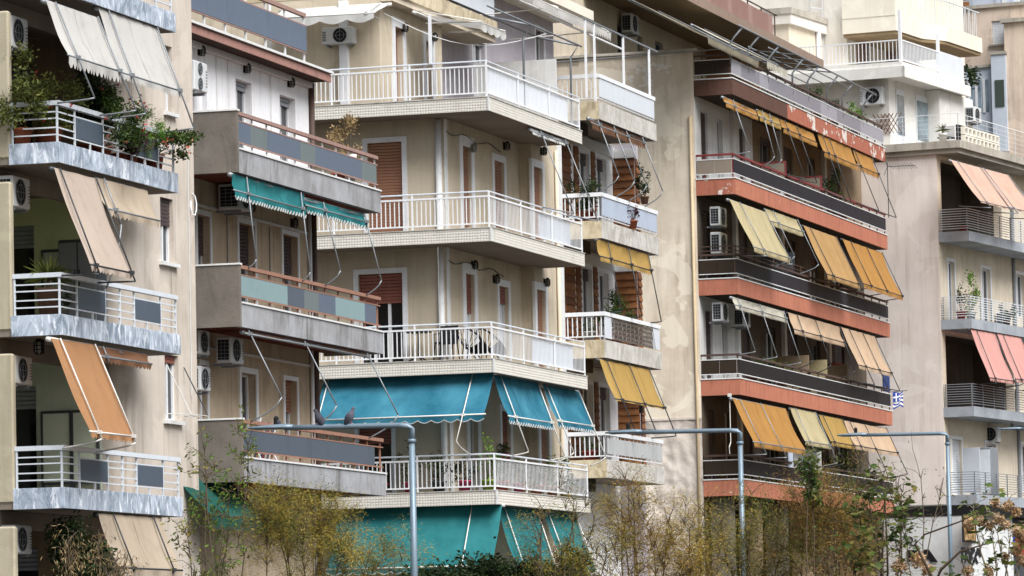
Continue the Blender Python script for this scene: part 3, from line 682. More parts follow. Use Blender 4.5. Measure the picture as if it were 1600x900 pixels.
for z in (Z2[1]+2.05, Z2[0]+2.25): MB().box(-.6, XE, YW-.03, YW-.001, z, z+.05).build('band', 'cap_white', B2)
MB().box(-.6, XE+.02, YW-.1, YW-.002, 14.18, 14.3).build('cornice', 'cap_white', B2)
for p in (337, 355, 421): x = F2.at(p, 130, y=YW).x; MB().box(x, x+.06, YW-.02, YW-.001, Z2[2], 14.18).build('strip', 'cap_white', B2)
MB().tube([(XE-.08, YW-.06, 0), (XE-.08, YW-.06, 14.28)], .06, 8).build('drain_pipe', 'rail_brown', B2, True)
MB().tube([(XE-.35, YW-.05, 0), (XE-.35, YW-.05, 12)], .045, 8).build('drain_pipe', 'white_frame', B2, True)
for p in (354, 420): MB().tube([(F2.at(p, 380, y=YW).x, YW-.02, Z2[1]), (F2.at(p, 380, y=YW).x, YW-.02, Z2[1]+2)], .012, 5).build('cable', 'grey_mid', B2)
# roof eave and roof terrace rail
er = F2.at(515, 116.7, y=.85)
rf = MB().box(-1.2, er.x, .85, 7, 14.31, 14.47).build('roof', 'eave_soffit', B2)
MB().box(-1.2, er.x+.02, .82, .849, 14.29, 14.45).build('eave_board', 'eave_red', rf)
MB().box(-1.2, er.x+.05, .77, 1.1, 14.471, 14.52).build('gutter', 'cap_white', rf)
tr = F2.at(478, 60, y=1.15).x
xs = [tr - i*1.25 for i in range(9)]
for i in range(8): MB().bev(xs[i+1]+.01, xs[i]-.01, 1.13, 1.16, 14.88, 15.42, .004).build('panel', 'panel_blue', rf)
for i, x in enumerate(xs): MB().box(x-.05, x-.01, 1.17, 1.21, 14.47, 15.66).build('post', 'cap_white', rf)
MB().box(xs[-1], tr, 1.14, 1.22, 15.62, 15.70).build('top_rail', 'rust', rf); MB().box(xs[-1], tr, 1.14, 1.18, 14.85, 14.875).build('rail', 'rust', rf)
MB().box(xs[-1], tr, 1.14, 1.18, 15.425, 15.45).build('rail', 'rust', rf)
MB().tube([(F2.at(421, 20, y=1.5).x, 1.5, 14.6), (F2.at(421, 20, y=1.5).x, 1.5, 18)], .04, 6).build('pole', 'cap_white', rf)
MB().box(-1, 7.5, 3.2, 6.5, 14.47, 15.5).build('roof_house', 'white_wall', rf)
# balconies
seqs = {2: ([370, 392.7, 419, 470.7, 494, 519, 566.7, 590], ['panel_blue', 'panel_greygreen', 'panel_blue', 'panel_greygreen', 'panel_blue', 'panel_blue', 'panel_greygreen']),
        1: ([375, 395, 421.7, 448.3, 475, 498.3, 525, 548.3, 571.7, 595], ['panel_aqua', 'panel_aqua', 'panel_aqua', 'panel_slate', 'panel_greygreen', 'panel_blue', 'panel_aqua', 'panel_aqua', 'panel_blue']),
        0: ([380, 408, 432, 457, 482, 506, 530, 555, 580, 602], ['panel_slate']*9)}
for k, z in enumerate(Z2):
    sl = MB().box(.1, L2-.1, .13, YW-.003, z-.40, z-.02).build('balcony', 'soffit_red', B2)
    MB().box(.121, L2, 0, .12, z-.461, z-.005).build('front_beam', 'concrete', sl)
    MB().box(0, .12, 0, YW-.002, z-.461, z+.74).build('side_parapet', 'concrete_dark', sl, label='solid concrete side parapet')  # flank shade is put into the colour: darker concrete than the front beam
    MB().box(-.02, .14, -.02, YW-.003, z+.741, z+.775).build('coping', 'cap_white', sl)
    MB().box(.122, L2+.02, -.025, .13, z-.004, z+.03).build('coping', 'cap_white', sl)
    MB().box(L2-.11, L2, .121, YW, z-.461, z-.006).build('end_beam', 'concrete', sl)
    ps, cm = seqs[k]; xs = [F2.at(p, 300 + 0*k, y=.06).x for p in ps]; xs[0] = .13; xs[-1] = min(xs[-1], L2-.03)
    s_ = (L2-.16) / (F2.at(ps[-1], 250, y=.06).x - .13) ; xs = [.13 + (x-.13)*s_ for x in xs]
    for i, c in enumerate(cm): MB().bev(xs[i]+.006, xs[i+1]-.006, .05, .068, z+.16, z+.55, .003).build('panel', c, sl)
    rm = {2: 'rust', 1: 'rust_orange', 0: 'rust_orange'}[k]
    MB().box(.121, L2-.02, .03, .11, z+.68, z+.75).build('top_rail', rm, sl)
    MB().box(.121, L2-.02, .045, .075, z+.552, z+.575).build('rail', rm, sl); MB().box(.121, L2-.02, .045, .075, z+.13, z+.158).build('rail', rm, sl)
    me = MB().box(-.016, .016, -.016, .016, 0, .65).mesh('post', 'cap_white' if k == 2 else 'rust_orange')
    for i in range(11): inst('post', me, sl, (.3 + i*(L2-.4)/10, .095, z+.03))
grp = 'awnings of the concrete-balcony block'
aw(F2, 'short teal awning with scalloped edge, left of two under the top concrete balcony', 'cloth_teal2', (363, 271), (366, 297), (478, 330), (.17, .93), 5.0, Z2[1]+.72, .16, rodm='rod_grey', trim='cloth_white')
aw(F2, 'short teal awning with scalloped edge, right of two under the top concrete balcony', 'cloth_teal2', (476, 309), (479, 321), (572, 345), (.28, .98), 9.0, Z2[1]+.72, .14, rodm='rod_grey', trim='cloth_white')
aw(F2, 'fully retracted awning with bare rods under the middle concrete balcony', 'cloth_darkbrown', (382, 517), (384, 521), (575, 562), (.02, .46, .99), 26, Z2[0]+.72, 0, rodm='rod_grey')
aw(F2, 'dark green awning hanging low under the lowest concrete balcony', 'cloth_green', (270, 741), (330, 805), (420, 830), (.9,), 1.1, None, .25, rodm='rod_dark', ytop=.9)
G2 = lambda px, py: F2.at(px, py, y=YW-.32)
p = G2(303, 140); ac_unit(F2, p.x, YW-.34, p.z, .75, 'tall two-fan air conditioner on the white upper wall', 'y', .3, .95*.62, fans=2)
p = G2(350, 330); ac_unit(F2, p.x+.3, YW-.55, p.z+.06, .8, 'air conditioner with dark grille hung under the top concrete balcony', 'y', .45, .52); 
p = G2(311, 553); ac_unit(F2, p.x, YW-.34, p.z, .6, 'air conditioner high beside the beige corner, uppermost of three', 'y', .3, .48)
p = G2(338, 567); ac_unit(F2, p.x+.1, YW-.6, p.z, .75, 'air conditioner under the middle concrete balcony, nearest the open rods', 'y', .32, .52)
p = G2(312, 610); ac_unit(F2, p.x, YW-.34, p.z, .6, 'air conditioner over the small window, lowest of three on the tan wall', 'y', .3, .48)
for px, py, l in ((310, 88, 'black caged lantern left of three on the white wall'), (381, 115, 'black caged lantern in the middle of three on the white wall'), (450, 137, 'black caged lantern right of three on the white wall')):
    p = F2.at(px, py, y=YW); lantern(F2, p.x, YW, p.z, l, 'y', .75)
for px, py, l in ((388, 332, 'black lantern on the tan wall under the left teal awning'), (455, 356, 'black lantern on the tan wall near the right corner')):
    p = F2.at(px, py, y=YW); lantern(F2, p.x, YW, p.z, l, 'y', .75)
p = F2.at(582, 240, y=.45)
pot(F2, L2-.6, .5, Z2[2]+.0, .16, .75, 'dry shrub in a pot at the far end of the top concrete balcony', 'pot_white', 'leaf_dry', (.95, .35, .5), 900, .07, .5)
pot(F2, L2-1.2, .55, Z2[2], .16, .3, 'low terracotta planter at the far end of the top concrete balcony', 'terracotta', 'leaf_green', (.15, .15, .1), 60, .05)
t = thing(F2, 'deck_chair', 'striped folding chair behind the lowest concrete balcony rail', 'chair', (3.2, .7, Z2[0]))
for i, c in enumerate(['cloth_blue', 'cloth_red', 'cloth_white', 'cloth_blue', 'cloth_red', 'cloth_white', 'cloth_blue']):
    MB().grid(lambda u, v: (2.8+.13*i+.12*u, .75-.18*v, Z2[0]+.05+.8*v), 1, 3).build('stripe_cloth', c, t)
for xx in (2.76, 3.76): MB().tube([(xx, .78, Z2[0]), (xx, .55, Z2[0]+.92)], .018, 5).build('frame_leg', 'white_metal', t); MB().tube([(xx, .5, Z2[0]), (xx, .8, Z2[0]+.5)], .018, 5).build('frame_leg', 'white_metal', t)
# ================================================================== corner building with white baluster balconies
F3 = Frame(-.447, 109.027, 73.33); F3S = Frame(-.447, 109.027, 73.33 - 90)      # F3S: its flank, x runs from left to right, y inwards
B3 = thing(F3, 'apartment_building', 'sand coloured corner block with white baluster balconies and tiled slab edges', 'building')
Z3 = [5.9, 8.9, 11.9, 14.9]; L3 = 7.79; LB = 6.2; XW, YW3 = 1.0, 1.4; TH = .31
fl, gl_, fr = [], [], []
def Hx(l, r, t_, b_): return pxhole(F3, 'x', XW, l, r, t_, b_)
def Hy(l, r, t_, b_, y=YW3): return pxhole(F3, 'y', y, l, r, t_, b_)
def fix(h, z0, z1): return (h[0], h[1], z0, z1)
flank = [fix(Hx(574, 629, 238, 350), Z3[2]+.05, Z3[2]+2.2), fix(Hx(560, 630, 443, 560), Z3[1]+.05, Z3[1]+2.15), fix(Hx(560, 612, 650, 720), Z3[0]+.05, Z3[0]+2.15)]
front = []; 
for k, z in enumerate(Z3[:3]):
    o = {2: ((722, 736), (771, 787)), 1: ((727, 741), (779, 794)), 0: ((733, 746), (783, 797))}[k]
    y0 = {2: 240, 1: 443, 0: 640}[k]
    for j, (l, r) in enumerate(o):
        h = Hy(l, r, y0, y0+60); front.append(fix(h, z+.05 if j == 0 else z+.05, z+2.2 if j == 0 else z+2.1))
front2 = [fix(Hy(833, 847, 273, 330, 1.08), Z3[2]+.05, Z3[2]+2.15), fix(Hy(838, 852, 463, 520, 1.08), Z3[1]+.05, Z3[1]+2.15), fix(Hy(844, 857, 668, 700, 1.08), Z3[0]+.05, Z3[0]+2.15)]
xs_ = F3.at(812, 300, y=YW3).x; XE3 = 9.6
w = MB(); wall(w, 'x', XW, YW3, 8, 0, Z3[3]-.05, flank); w.build('flank_wall', 'plaster_b3', B3)
w = MB(); wall(w, 'y', YW3, XW, xs_, 0, Z3[3]-.05, front); w.build('front_wall', 'plaster_b3', B3)
w = MB(); wall(w, 'y', 1.08, xs_, XE3, 0, Z3[3]-.05, front2); w.quad((xs_, 1.08, 0), (xs_, YW3, 0), (xs_, YW3, 15), (xs_, 1.08, 15)); w.quad((XE3, 1.08, 0), (XE3, 6, 0), (XE3, 6, 15), (XE3, 1.08, 15)); w.build('front_wall', 'plaster_b3', B3)
window(B3, 'x', XW, flank[0], shutter=1.0, shut='shutter_brown', surround='white_frame', sw=.12)
window(B3, 'x', XW, flank[1], pane='glass_dark', shutter=.33, shut='shutter_red', surround='white_frame', sw=.12, leaves=3)
window(B3, 'x', XW, flank[2], pane='glass_dark', shutter=.45, shut='shutter_red', surround='white_frame', sw=.1)
sh = [1.0, 1.0, .48, .22, .25, .3]
# order of front: floor 0 (two), floor 1 (two), floor 2 (two)
for i, h in enumerate(front): window(B3, 'y', YW3, h, shutter={0: .0, 1: .45, 2: .42, 3: .2, 4: 1.0, 5: 1.0}[i], shut='shutter_brown' if i > 3 else 'shutter_red', surround='white_frame', sw=.24 if i % 2 == 0 else .16, curtain='sheet_white' if i in (2, 3) else None, pane='glass')
for i, h in enumerate(front2): window(B3, 'y', 1.08, h, shutter=[1.0, 1.0, .85][i], shut='shutter_brown', surround='white_frame', sw=.18)
for a, b in ((XW-.06, YW3+.12),): MB().tube([(a, b, 0), (a, b, Z3[3]-.35)], .075, 8).build('drain_pipe', 'cap_white', B3, True)
MB().box(XW-.02, XW+.2, YW3-.02, YW3+.0, 0, Z3[3]-.32).build('corner_strip', 'cap_white', B3)
MB().box(XE3-.35, XE3, 1.05, 1.08, 0, Z3[3]).build('corner_strip', 'cap_white', B3)
MB().tube([(XE3-.6, 1.02, 0), (XE3-.6, 1.02, Z3[3]-.3)], .05, 8).build('drain_pipe', 'plaster_cream', B3, True)
# balconies: slab, tiled edge, balusters
bal = MB().box(-.008, .008, -.011, .011, .11, .73).mesh('baluster', 'white_metal'); balf = MB().box(-.006, .006, -.005, .005, .11, .73).mesh('baluster', 'white_metal')
tl_ = .066
for k, z in enumerate(Z3):
    sl = MB().prism([(.02, .02), (L3-.02, .02), (L3-.02, YW3+.0), (XW+.0, YW3+.0), (XW, LB), (.02, LB)], z-TH+.005, z-.006).build('balcony', 'soffit', B3)
    ti = MB()            # relief tiles of the slab edge (5 px across: joined)
    for r in range(5):
        z0 = z-TH + r*TH/5; z1 = z0 + TH/5 - .004
        n = int(LB/tl_)
        for i in range(n):
            a, b = i*tl_ + .002, (i+1)*tl_ - .002
            jj = rnd(-.003, .003); c = (-.007+jj*.5, (a+b)/2, (z0+z1)/2)
            p4 = [(.0, a, z0), (.0, b, z0), (.0, b, z1), (.0, a, z1)]
            for q in range(4): ti.quad(p4[q], p4[(q+1) % 4], c)
    ti.quad((.006, 0, z-TH), (.006, LB, z-TH), (.006, LB, z), (.006, 0, z))
    for r in range(5):
        z0 = z-TH + r*TH/5; z1 = z0 + TH/5 - .004; n = int(L3/tl_)
        for i in range(n):
            a, b = i*tl_ + .002, (i+1)*tl_ - .002
            c = ((a+b)/2, -.007+rnd(-.0015, .0015), (z0+z1)/2); p4 = [(a, 0, z0), (b, 0, z0), (b, 0, z1), (a, 0, z1)]
            for q in range(4): ti.quad(p4[q], p4[(q+1) % 4], c)
    ti.quad((0, .006, z-TH), (L3, .006, z-TH), (L3, .006, z), (0, .006, z))
    ti.build('edge_tiles', 'tile_white', sl, kind='stuff')
    MB().box(-.018, .02, -.018, .02, z-TH-.002, z+.004).build('corner_bead', 'cap_white', sl)
    MB().box(-.02, .2, .021, LB, z, z+.02).build('edge_cap', 'marble_white', sl); MB().box(-.02, L3, -.02, .02, z+.005, z+.022).build('edge_cap', 'marble_white', sl)
    o_ = .06
    i = 0; y = o_
    while y < LB: inst('baluster', bal, sl, (o_, y, z)); y += .108
    x = o_ + .108; i = 0; far = MB()
    while x < L3-.02:
        if i < 34: inst('baluster', balf, sl, (x, o_, z))
        else: far.box(x-.006, x+.006, o_-.005, o_+.005, z+.11, z+.73)
        x += .108; i += 1
    far.build('baluster', 'white_metal', sl, kind='stuff')
    for h, t_ in ((.11, .016), (.73, .02)):
        MB().box(o_-t_, o_+t_, o_+.021, LB, z+h-t_, z+h+t_).build('rail', 'white_metal', sl); MB().box(o_-t_, L3, o_-t_, o_+t_, z+h-t_+.001, z+h+t_+.001).build('rail', 'white_metal', sl)
    MB().tube([(o_, LB, z+.84), (o_, o_, z+.84), (L3, o_, z+.84)], .02, 6).build('hand_rail', 'rail_blue_white', sl)
    for p in ((o_, o_), (o_, 1.9), (o_, 3.8), (2.6, o_), (5.2, o_), (L3-.03, o_)): MB().box(p[0]-.018, p[0]+.018, p[1]-.018, p[1]+.018, z, z+.84).build('post', 'white_metal', sl)
    if k: MB().box({1: 3.4, 2: 4.2, 3: .3}[k], L3-.9, o_+.035, o_+.04, z+.14, z+.70).build('screen_sheet', 'sheet_grey' if k < 3 else 'sheet_white', sl, label='pale sheet tied behind the balusters')
# set-back top floor
hp = [fix(Hy(617, 630, 72, 150, 3.0), Z3[3]+.02, Z3[3]+2.1), fix(Hy(665, 675, 92, 150, 3.0), Z3[3]+.02, Z3[3]+2.05)]
XR = F3.at(690, 60, y=3.0).x
w = MB(); wall(w, 'y', 3.0, 1.25, XR, Z3[3]-.05, 17.6, hp); w.quad((XR, 3, 14.85), (XR, 4.2, 14.85), (XR, 4.2, 17.6), (XR, 3, 17.6)); w.quad((XR, 4.2, 14.85), (XR+3.5, 4.2, 14.85), (XR+3.5, 4.2, 17.6), (XR, 4.2, 17.6)); w.build('top_floor_wall', 'plaster_b3', B3)
w = MB(); wall(w, 'x', 1.25, 3.0, 9, Z3[3]-.05, 17.6); w.build('top_floor_wall', 'plaster_b3', B3)
for h in hp: window(B3, 'y', 3.0, h, shutter=0, pane='door_brown', frame=None, surround='white_frame', sw=.22)
MB().box(1.1, 1.249, 3.75, 3.95, Z3[3], 17.5).build('column', 'white_frame', B3)
us = MB().box(1.3, 9.5, 2.68, 9, 17.45, 17.95).build('roof_slab', 'plaster_cream', B3)
MB().box(1.28, 9.52, 2.62, 2.679, 17.6, 17.97).build('fascia', 'marble_cream', us); MB().box(1.24, 1.299, 2.62, 9, 17.6, 17.97).build('fascia', 'marble_cream', us)
for i in range(7): MB().bev(3.2+i*.92, 4.1+i*.92, 2.72, 2.74, 18.05, 18.8, .005).build('panel', 'sheet_white', us)
MB().box(3.1, 9.6, 2.7, 2.78, 18.8, 18.86).build('top_rail', 'white_metal', us)
for i in range(8): MB().box(3.15+i*.92, 3.19+i*.92, 2.745, 2.785, 17.95, 18.8).build('post', 'white_metal', us)
MB().box(L3-.1, L3-.02, F3.at(868, 100, x=L3-.1).y, 2.7, Z3[3], F3.at(868, 92, x=L3-.1).z).build('terrace_divider', 'white_wall', B3, label='white terrace divider wall')
MB().box(o_-.03, o_+.01, 1.35, 1.42, Z3[3]+.84, Z3[3]+1.98).build('pole', 'white_metal', B3)
# awnings
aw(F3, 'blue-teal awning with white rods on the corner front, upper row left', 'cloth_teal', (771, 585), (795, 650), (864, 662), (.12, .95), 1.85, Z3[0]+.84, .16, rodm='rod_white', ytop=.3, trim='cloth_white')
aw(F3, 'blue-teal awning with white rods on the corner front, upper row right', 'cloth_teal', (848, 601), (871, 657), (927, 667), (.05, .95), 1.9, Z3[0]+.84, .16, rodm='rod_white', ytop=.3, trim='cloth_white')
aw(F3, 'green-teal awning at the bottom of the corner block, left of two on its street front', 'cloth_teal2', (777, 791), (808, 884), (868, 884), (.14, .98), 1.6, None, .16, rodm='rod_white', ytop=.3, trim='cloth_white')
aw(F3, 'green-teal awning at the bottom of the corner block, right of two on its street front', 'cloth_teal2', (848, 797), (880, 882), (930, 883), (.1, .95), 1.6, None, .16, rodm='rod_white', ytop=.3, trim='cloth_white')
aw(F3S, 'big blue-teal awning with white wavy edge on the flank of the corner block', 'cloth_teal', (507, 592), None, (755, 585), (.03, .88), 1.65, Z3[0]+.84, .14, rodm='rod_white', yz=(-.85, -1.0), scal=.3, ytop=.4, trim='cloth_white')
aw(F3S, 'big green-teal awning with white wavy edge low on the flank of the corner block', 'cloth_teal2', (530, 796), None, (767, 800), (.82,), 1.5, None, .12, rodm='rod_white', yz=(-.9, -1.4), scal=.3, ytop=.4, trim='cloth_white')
aw(F3S, 'white awning spread under the roof edge of the corner block', 'cloth_white', (440, 16), None, (585, 40), (.93,), 1.02, Z3[3]+2.1, .2, rodm='rod_white', yz=(-1.1, -.35), ytop=1.2, scal=2.0, rail=1.0)
aw(F3, 'small white awning on the top terrace of the corner block', 'cloth_white', (650, 18), None, (790, 74), (.05, .95), 1.02, 17.1, .2, rodm='rod_white', yz=(-1.6, -.35), ytop=2.6, scal=2.0, rail=2.4)
aw(F3, 'rolled up grey awning with bare rods under the top baluster balcony', 'cloth_white', (829, 200), (831, 205), (884, 222), (.25, .98), 26, Z3[2]+.84, .06, rodm='rod_grey')
t = thing(F3, 'pipe_canopy', 'grey tube frame standing on the top terrace rail', 'canopy', (4.5, .1, Z3[3]))
for px, py in ((818, 92), (892, 120)):
    q = F3.at(px, py, y=.1); MB().tube([(q.x, .1, Z3[3]+.1), (q.x, .1, Z3[3]+1.75), (q.x, -.1, Z3[3]+2.05), (q.x, .9, Z3[3]+2.3)], .028, 6).build('upright', 'rod_grey', t, True)
a, b = F3.at(818, 92, y=.1).x, F3.at(892, 120, y=.1).x
MB().tube([(a-3.5, -.1, Z3[3]+2.06), (b+.3, -.1, Z3[3]+2.06)], .025, 6).build('beam', 'rod_grey', t, True); MB().tube([(a-3.5, .9, Z3[3]+2.3), (b+.3, .9, Z3[3]+2.3)], .025, 6).build('beam', 'rod_dark', t, True)
p = F3S.at(508, 72, y=1.2); ac_unit(F3, .95, -p.x-.78, p.z, .78, 'white air conditioner on the top floor flank under the white awning', 'x', .28, .4)
for px, py, y, l in ((735, 235, YW3, 'old wall lantern beside the tall shutter of the corner block'), (787, 232, YW3, 'dark wall lantern between two shutters, upper row of the corner block'), (845, 240, 1.08, 'dark wall lantern above the narrow far shutter, upper row'), (737, 418, YW3, 'curved wall lamp above the half open shutter, middle row'), (771, 440, YW3, 'oval dark wall lamp, middle row of the corner block'), (850, 445, 1.08, 'twin black spot lamp near the far end of the corner block')):
    p = F3.at(px, py, y=y); lantern(F3, p.x, y, p.z-.05, l, 'y', .78, 'lamp_glass' if px == 735 else 'black')
for px, py, l in ((628, 47, 'dark lantern on the top floor front, left of two'), (674, 62, 'dark lantern on the top floor front, right of two')):
    p = F3.at(px, py, y=3.0); lantern(F3, p.x, 3.0, p.z-.05, l, 'y', .78)
# furniture on the middle balcony
z = Z3[1] + .02
t = thing(F3, 'table', 'small black bistro table on the white baluster balcony', 'table', (.5, 1.85, z))
MB().lathe((.5, 1.95, z+.68), [(.3, 0), (.31, .015), (.3, .03)], 18).build('top', 'rattan', t)
MB().tube([(.5, 1.95, z+.1), (.5, 1.95, z+.68)], .025, 6).build('stem', 'rattan', t)
for a in range(3): MB().tube([(.5, 1.95, z+.14), (.5+.28*math.cos(a*2.1), 1.95+.28*math.sin(a*2.1), z+.01)], .018, 5).build('leg', 'rattan', t)
def armchair(cx, cy, label):
    t = thing(F3, 'chair', label, 'chair', (cx, cy, z), 'black balcony chairs')
    MB().bev(cx-.22, cx+.22, cy-.22, cy+.22, z+.40, z+.44, .012).build('seat', 'rattan', t)
    MB().grid(lambda u, v: (cx+.2+.06*v, cy-.22+.44*u, z+.44+.4*v), 6, 3).build('backrest', 'rattan', t)
    for sx in (-1, 1):
        for sy in (-1, 1): MB().tube([(cx+.2*sx, cy+.2*sy, z+.42), (cx+.24*sx, cy+.24*sy, z)], .014, 5).build('leg', 'rattan', t)
    for sy in (-1, 1): MB().tube([(cx-.22, cy+.23*sy, z), (cx-.2, cy+.23*sy, z+.62), (cx+.22, cy+.23*sy, z+.66)], .014, 5).build('arm', 'rattan', t)
armchair(.55, 1.3, 'black rattan armchair beside the bistro table')
def papasan(cx, cy, rot, label):
    t = thing(F3, 'lounge_chair', label, 'chair', (cx, cy, z), 'black oval string lounge chairs')
    ax_ = Vector((math.cos(rot), math.sin(rot), 0)); ay = Vector((-math.sin(rot), math.cos(rot), 0))
    def Q(a, r, d): return Vector((cx, cy, z+.46)) + ay*(math.cos(a)*.36*r) + (ax_*.62 + Vector((0, 0, .60)))*(math.sin(a)*.5*r) - (Vector((0, 0, .8)) - ax_*.5)*d
    MB().tube([Q(2*math.pi*i/24, 1, 0) for i in range(25)], .022, 6).build('hoop', 'rattan', t)
    for i in range(18):
        a = 2*math.pi*i/18; MB().tube([Q(a, 1, 0), Q(a, .6, .14), Q(a, .15, .2)], .008, 4).build('string', 'rattan', t)
    MB().grid(lambda u, v: Q(math.pi + math.pi*u, .05 + .9*v, .2*(1-v*v)), 14, 5).build('woven_seat', 'rattan', t, True)
    MB().lathe(tuple(Q(0, 0, .2)), [(.12, -.01), (.14, 0), (.12, .012)], 10).build('seat', 'rattan', t)
    for i in range(4):
        a = math.pi/4 + i*math.pi/2; MB().tube([Q(a, .35, .18), (cx+.27*math.cos(a), cy+.27*math.sin(a), z)], .013, 5).build('leg', 'rattan', t)
papasan(.75, .75, 2.6, 'black oval string lounge chair left of two on the white balcony')
papasan(1.3, .45, 2.4, 'black oval string lounge chair right of two, by the balcony corner')
# pots on the lowest baluster balcony
z = Z3[0] + .02
for i, (x, y, pm, lm, sz, n, l) in enumerate([
    (.45, 2.9, 'pot_pink', 'leaf_green', (.25, .25, .35), 260, 'green plant in pink pot at the left of the low baluster balcony'),
    (.45, 2.2, 'pot_pink', 'leaf_olive', (.28, .28, .5), 320, 'tall leafy plant in pink pot behind the lamp post'),
    (.4, 1.5, 'grey_dark', 'leaf_green', (.35, .3, .35), 380, 'wide leafy plant in dark trough on the low baluster balcony'),
    (.45, .9, 'pot_pink', 'leaf_dark', (.3, .3, .4), 320, 'dark green bush in pink pot near the balcony corner'),
    (.5, .35, 'pot_lime', 'leaf_bright', (.2, .2, .5), 240, 'bright green plant in lime pot at the balcony corner'),
    (1.6, .35, 'pot_red', 'leaf_green', (.3, .2, .4), 320, 'green plant in red pot just round the balcony corner'),
    (3.0, .35, 'pot_pink', 'leaf_olive', (.3, .2, .35), 300, 'olive plant in pink pot halfway along the balcony front'),
    (4.4, .35, 'terracotta', 'leaf_green', (.35, .2, .3), 300, 'green plant in terracotta pot along the balcony front'),
    (5.8, .35, 'terracotta', 'leaf_mix', (.3, .2, .45), 320, 'yellowing plant in terracotta pot towards the balcony far end'),
    (6.9, .35, 'pot_brown', 'leaf_green', (.3, .2, .4), 320, 'green plant at the far end of the low baluster balcony')]):
    pot(F3, x, y, z, .17, .25, l, pm, lm, sz, n, .075)
for x, y, l in ((.0, 3.6, 'green trailing plant hanging over the tiled slab edge, right of two'), (.0, 4.0, 'green trailing plant hanging over the tiled slab edge, left of two')):
    pot(F3, x+.1, y, z, .1, .16, l, 'pot_brown', 'leaf_green', (.25, .2, .1), 240, .06, style='trail')
for x, l in ((4.7, 'small pink pot on the sill of the low shutter, left'), (5.1, 'small pink pot on the sill of the low shutter, right')):
    pot(F3, x, YW3-.12, Z3[0]+.9, .09, .17, l, 'pot_pink', 'leaf_green', (.14, .1, .14), 90, .06)
for a, b in (((1.5, 2.97, 17.2), (5.2, .1, 17.0)),):
    t = thing(F3, 'clothes_line', 'thin sagging clothes line on the top terrace of the corner block', 'line', a)
    MB().tube([Vector(a).lerp(Vector(b), i/10) - Vector((0, 0, .5*math.sin(math.pi*i/10))) for i in range(11)], .01, 4).build('line', 'cap_white', t)
for k, zz in ((2, 14.3), (1, 11.3)):
    MB().tube([(XW+.1+i*.4, YW3-.02, zz - .06*math.sin(i*1.3)) for i in range(12)], .012, 4).build('cable', 'grey_dark', B3)
# ================================================================== narrow recessed building with white panelled balconies and wood shingles
FC = Frame(2.297, 119.792, 73.49)
BC = thing(FC, 'apartment_building', 'narrow block with white panelled balconies and brown wood shingle walls', 'building')
ZC = [7.02, 10.02, 13.02, 16.02]; LC = 5.56; YC = 1.35
HC = lambda l, r, t_, b_: pxhole(FC, 'y', YC, l, r, t_, b_)
hs_c = []
for k, (dx, y0) in enumerate(((6, 655), (4, 450), (0, 262), (-4, 80))):
    z = ZC[k]
    a = HC(905+dx, 920+dx, y0, y0+40); hs_c.append((a[0], a[1], z+.05, z+2.1)); a = HC(931+dx, 946+dx, y0, y0+40); hs_c.append((a[0], a[1], z+.05, z+2.1))
XL, XRc = FC.at(876, 300, y=YC).x - .3, 7.0
w = MB(); wall(w, 'y', YC, XL-2, 6.06, 0, 15.6, hs_c[:6]); w.build('wall', 'plaster_white', BC)
hs_c[6:] = [pxhole(FC, 'y', 3.0, 738, 757, 62, 95), pxhole(FC, 'y', 3.0, 836, 849, 45, 95)]
w = MB(); wall(w, 'y', 3.0, XL-8, 6.4, 15.5, 19.6, hs_c[6:]); w.build('top_floor_wall', 'plaster_violet', BC)
MB().box(XL-2, 6.4, YC, 3.0, 15.4, 15.59).build('terrace_floor', 'concrete_roof', BC)
MB().box(-8, 6.5, 1.9, 3.2, 19.0, 19.25).build('roof_slab', 'cream_pale', BC)
for i, h in enumerate(hs_c): window(BC, 'y', YC if i < 6 else 3.0, h, pane='glass', surround='white_frame', sw=.12, leaves=2, shutter=.15 if i % 3 else .0, shut='shutter_dark')
# projecting wing at the far end
w = MB(); wall(w, 'x', 6.05, .75, YC, 0, 15.6); w.build('wing_wall', 'plaster_violet', BC); w = MB(); wall(w, 'y', .75, 6.05, 6.42, 0, 15.6); w.build('wing_wall', 'plaster_violet', BC)
for z in ZC[:3]: MB().box(XL, 6.04, YC-.06, YC-.001, z+2.22, z+2.5).build('lintel', 'cap_white', BC); MB().box(6.0, 6.049, .7, YC-.07, z+2.22, z+2.45).build('lintel', 'cap_white', BC)
def wedge(ax):
    v = [(0, -.05, 0), (1, -.05, 0), (1, -.012, 1), (0, -.012, 1), (0, 0, 0), (1, 0, 0), (1, 0, 1), (0, 0, 1)]
    m_ = MB(); m_.v = v if ax == 'y' else [(b, a, c) for a, b, c in v]; m_.f = [(0, 1, 2, 3), (0, 4, 5, 1), (3, 2, 6, 7), (0, 3, 7, 4), (1, 5, 6, 2)]; return m_
shg = [wedge('y').mesh('wood_shingle', m_) for m_ in ('wood_tile', 'wood_tile2', 'wood_tile3')]
shx = [wedge('x').mesh('wood_shingle', m_) for m_ in ('wood_tile', 'wood_tile2', 'wood_tile3')]
for k, z in enumerate(ZC[:3]):
    dx = (6, 4, 0)[k]
    st = [(FC.at(877+dx*.7, 300, y=YC-.03).x, FC.at(893+dx*.7, 300, y=YC-.03).x), (hs_c[2*k][0]-.55, hs_c[2*k][0]-.14), (hs_c[2*k][1]+.2, hs_c[2*k+1][0]-.16)]
    for a, b in st:
        for r in range(11):
            inst('wood_shingle', random.choice(shg), BC, (a, YC-.002-.004*(r % 2), z+.1+r*.19), (b-a, 1, .2))
    for r in range(11):
        inst('wood_shingle', random.choice(shx), BC, (6.05-.002-.003*(r % 2), .76, z+.1+r*.19), (1, .58, .2))
        inst('wood_shingle', random.choice(shg), BC, (6.06, .749-.003*(r % 2), z+.1+r*.19), (.35, 1, .2))
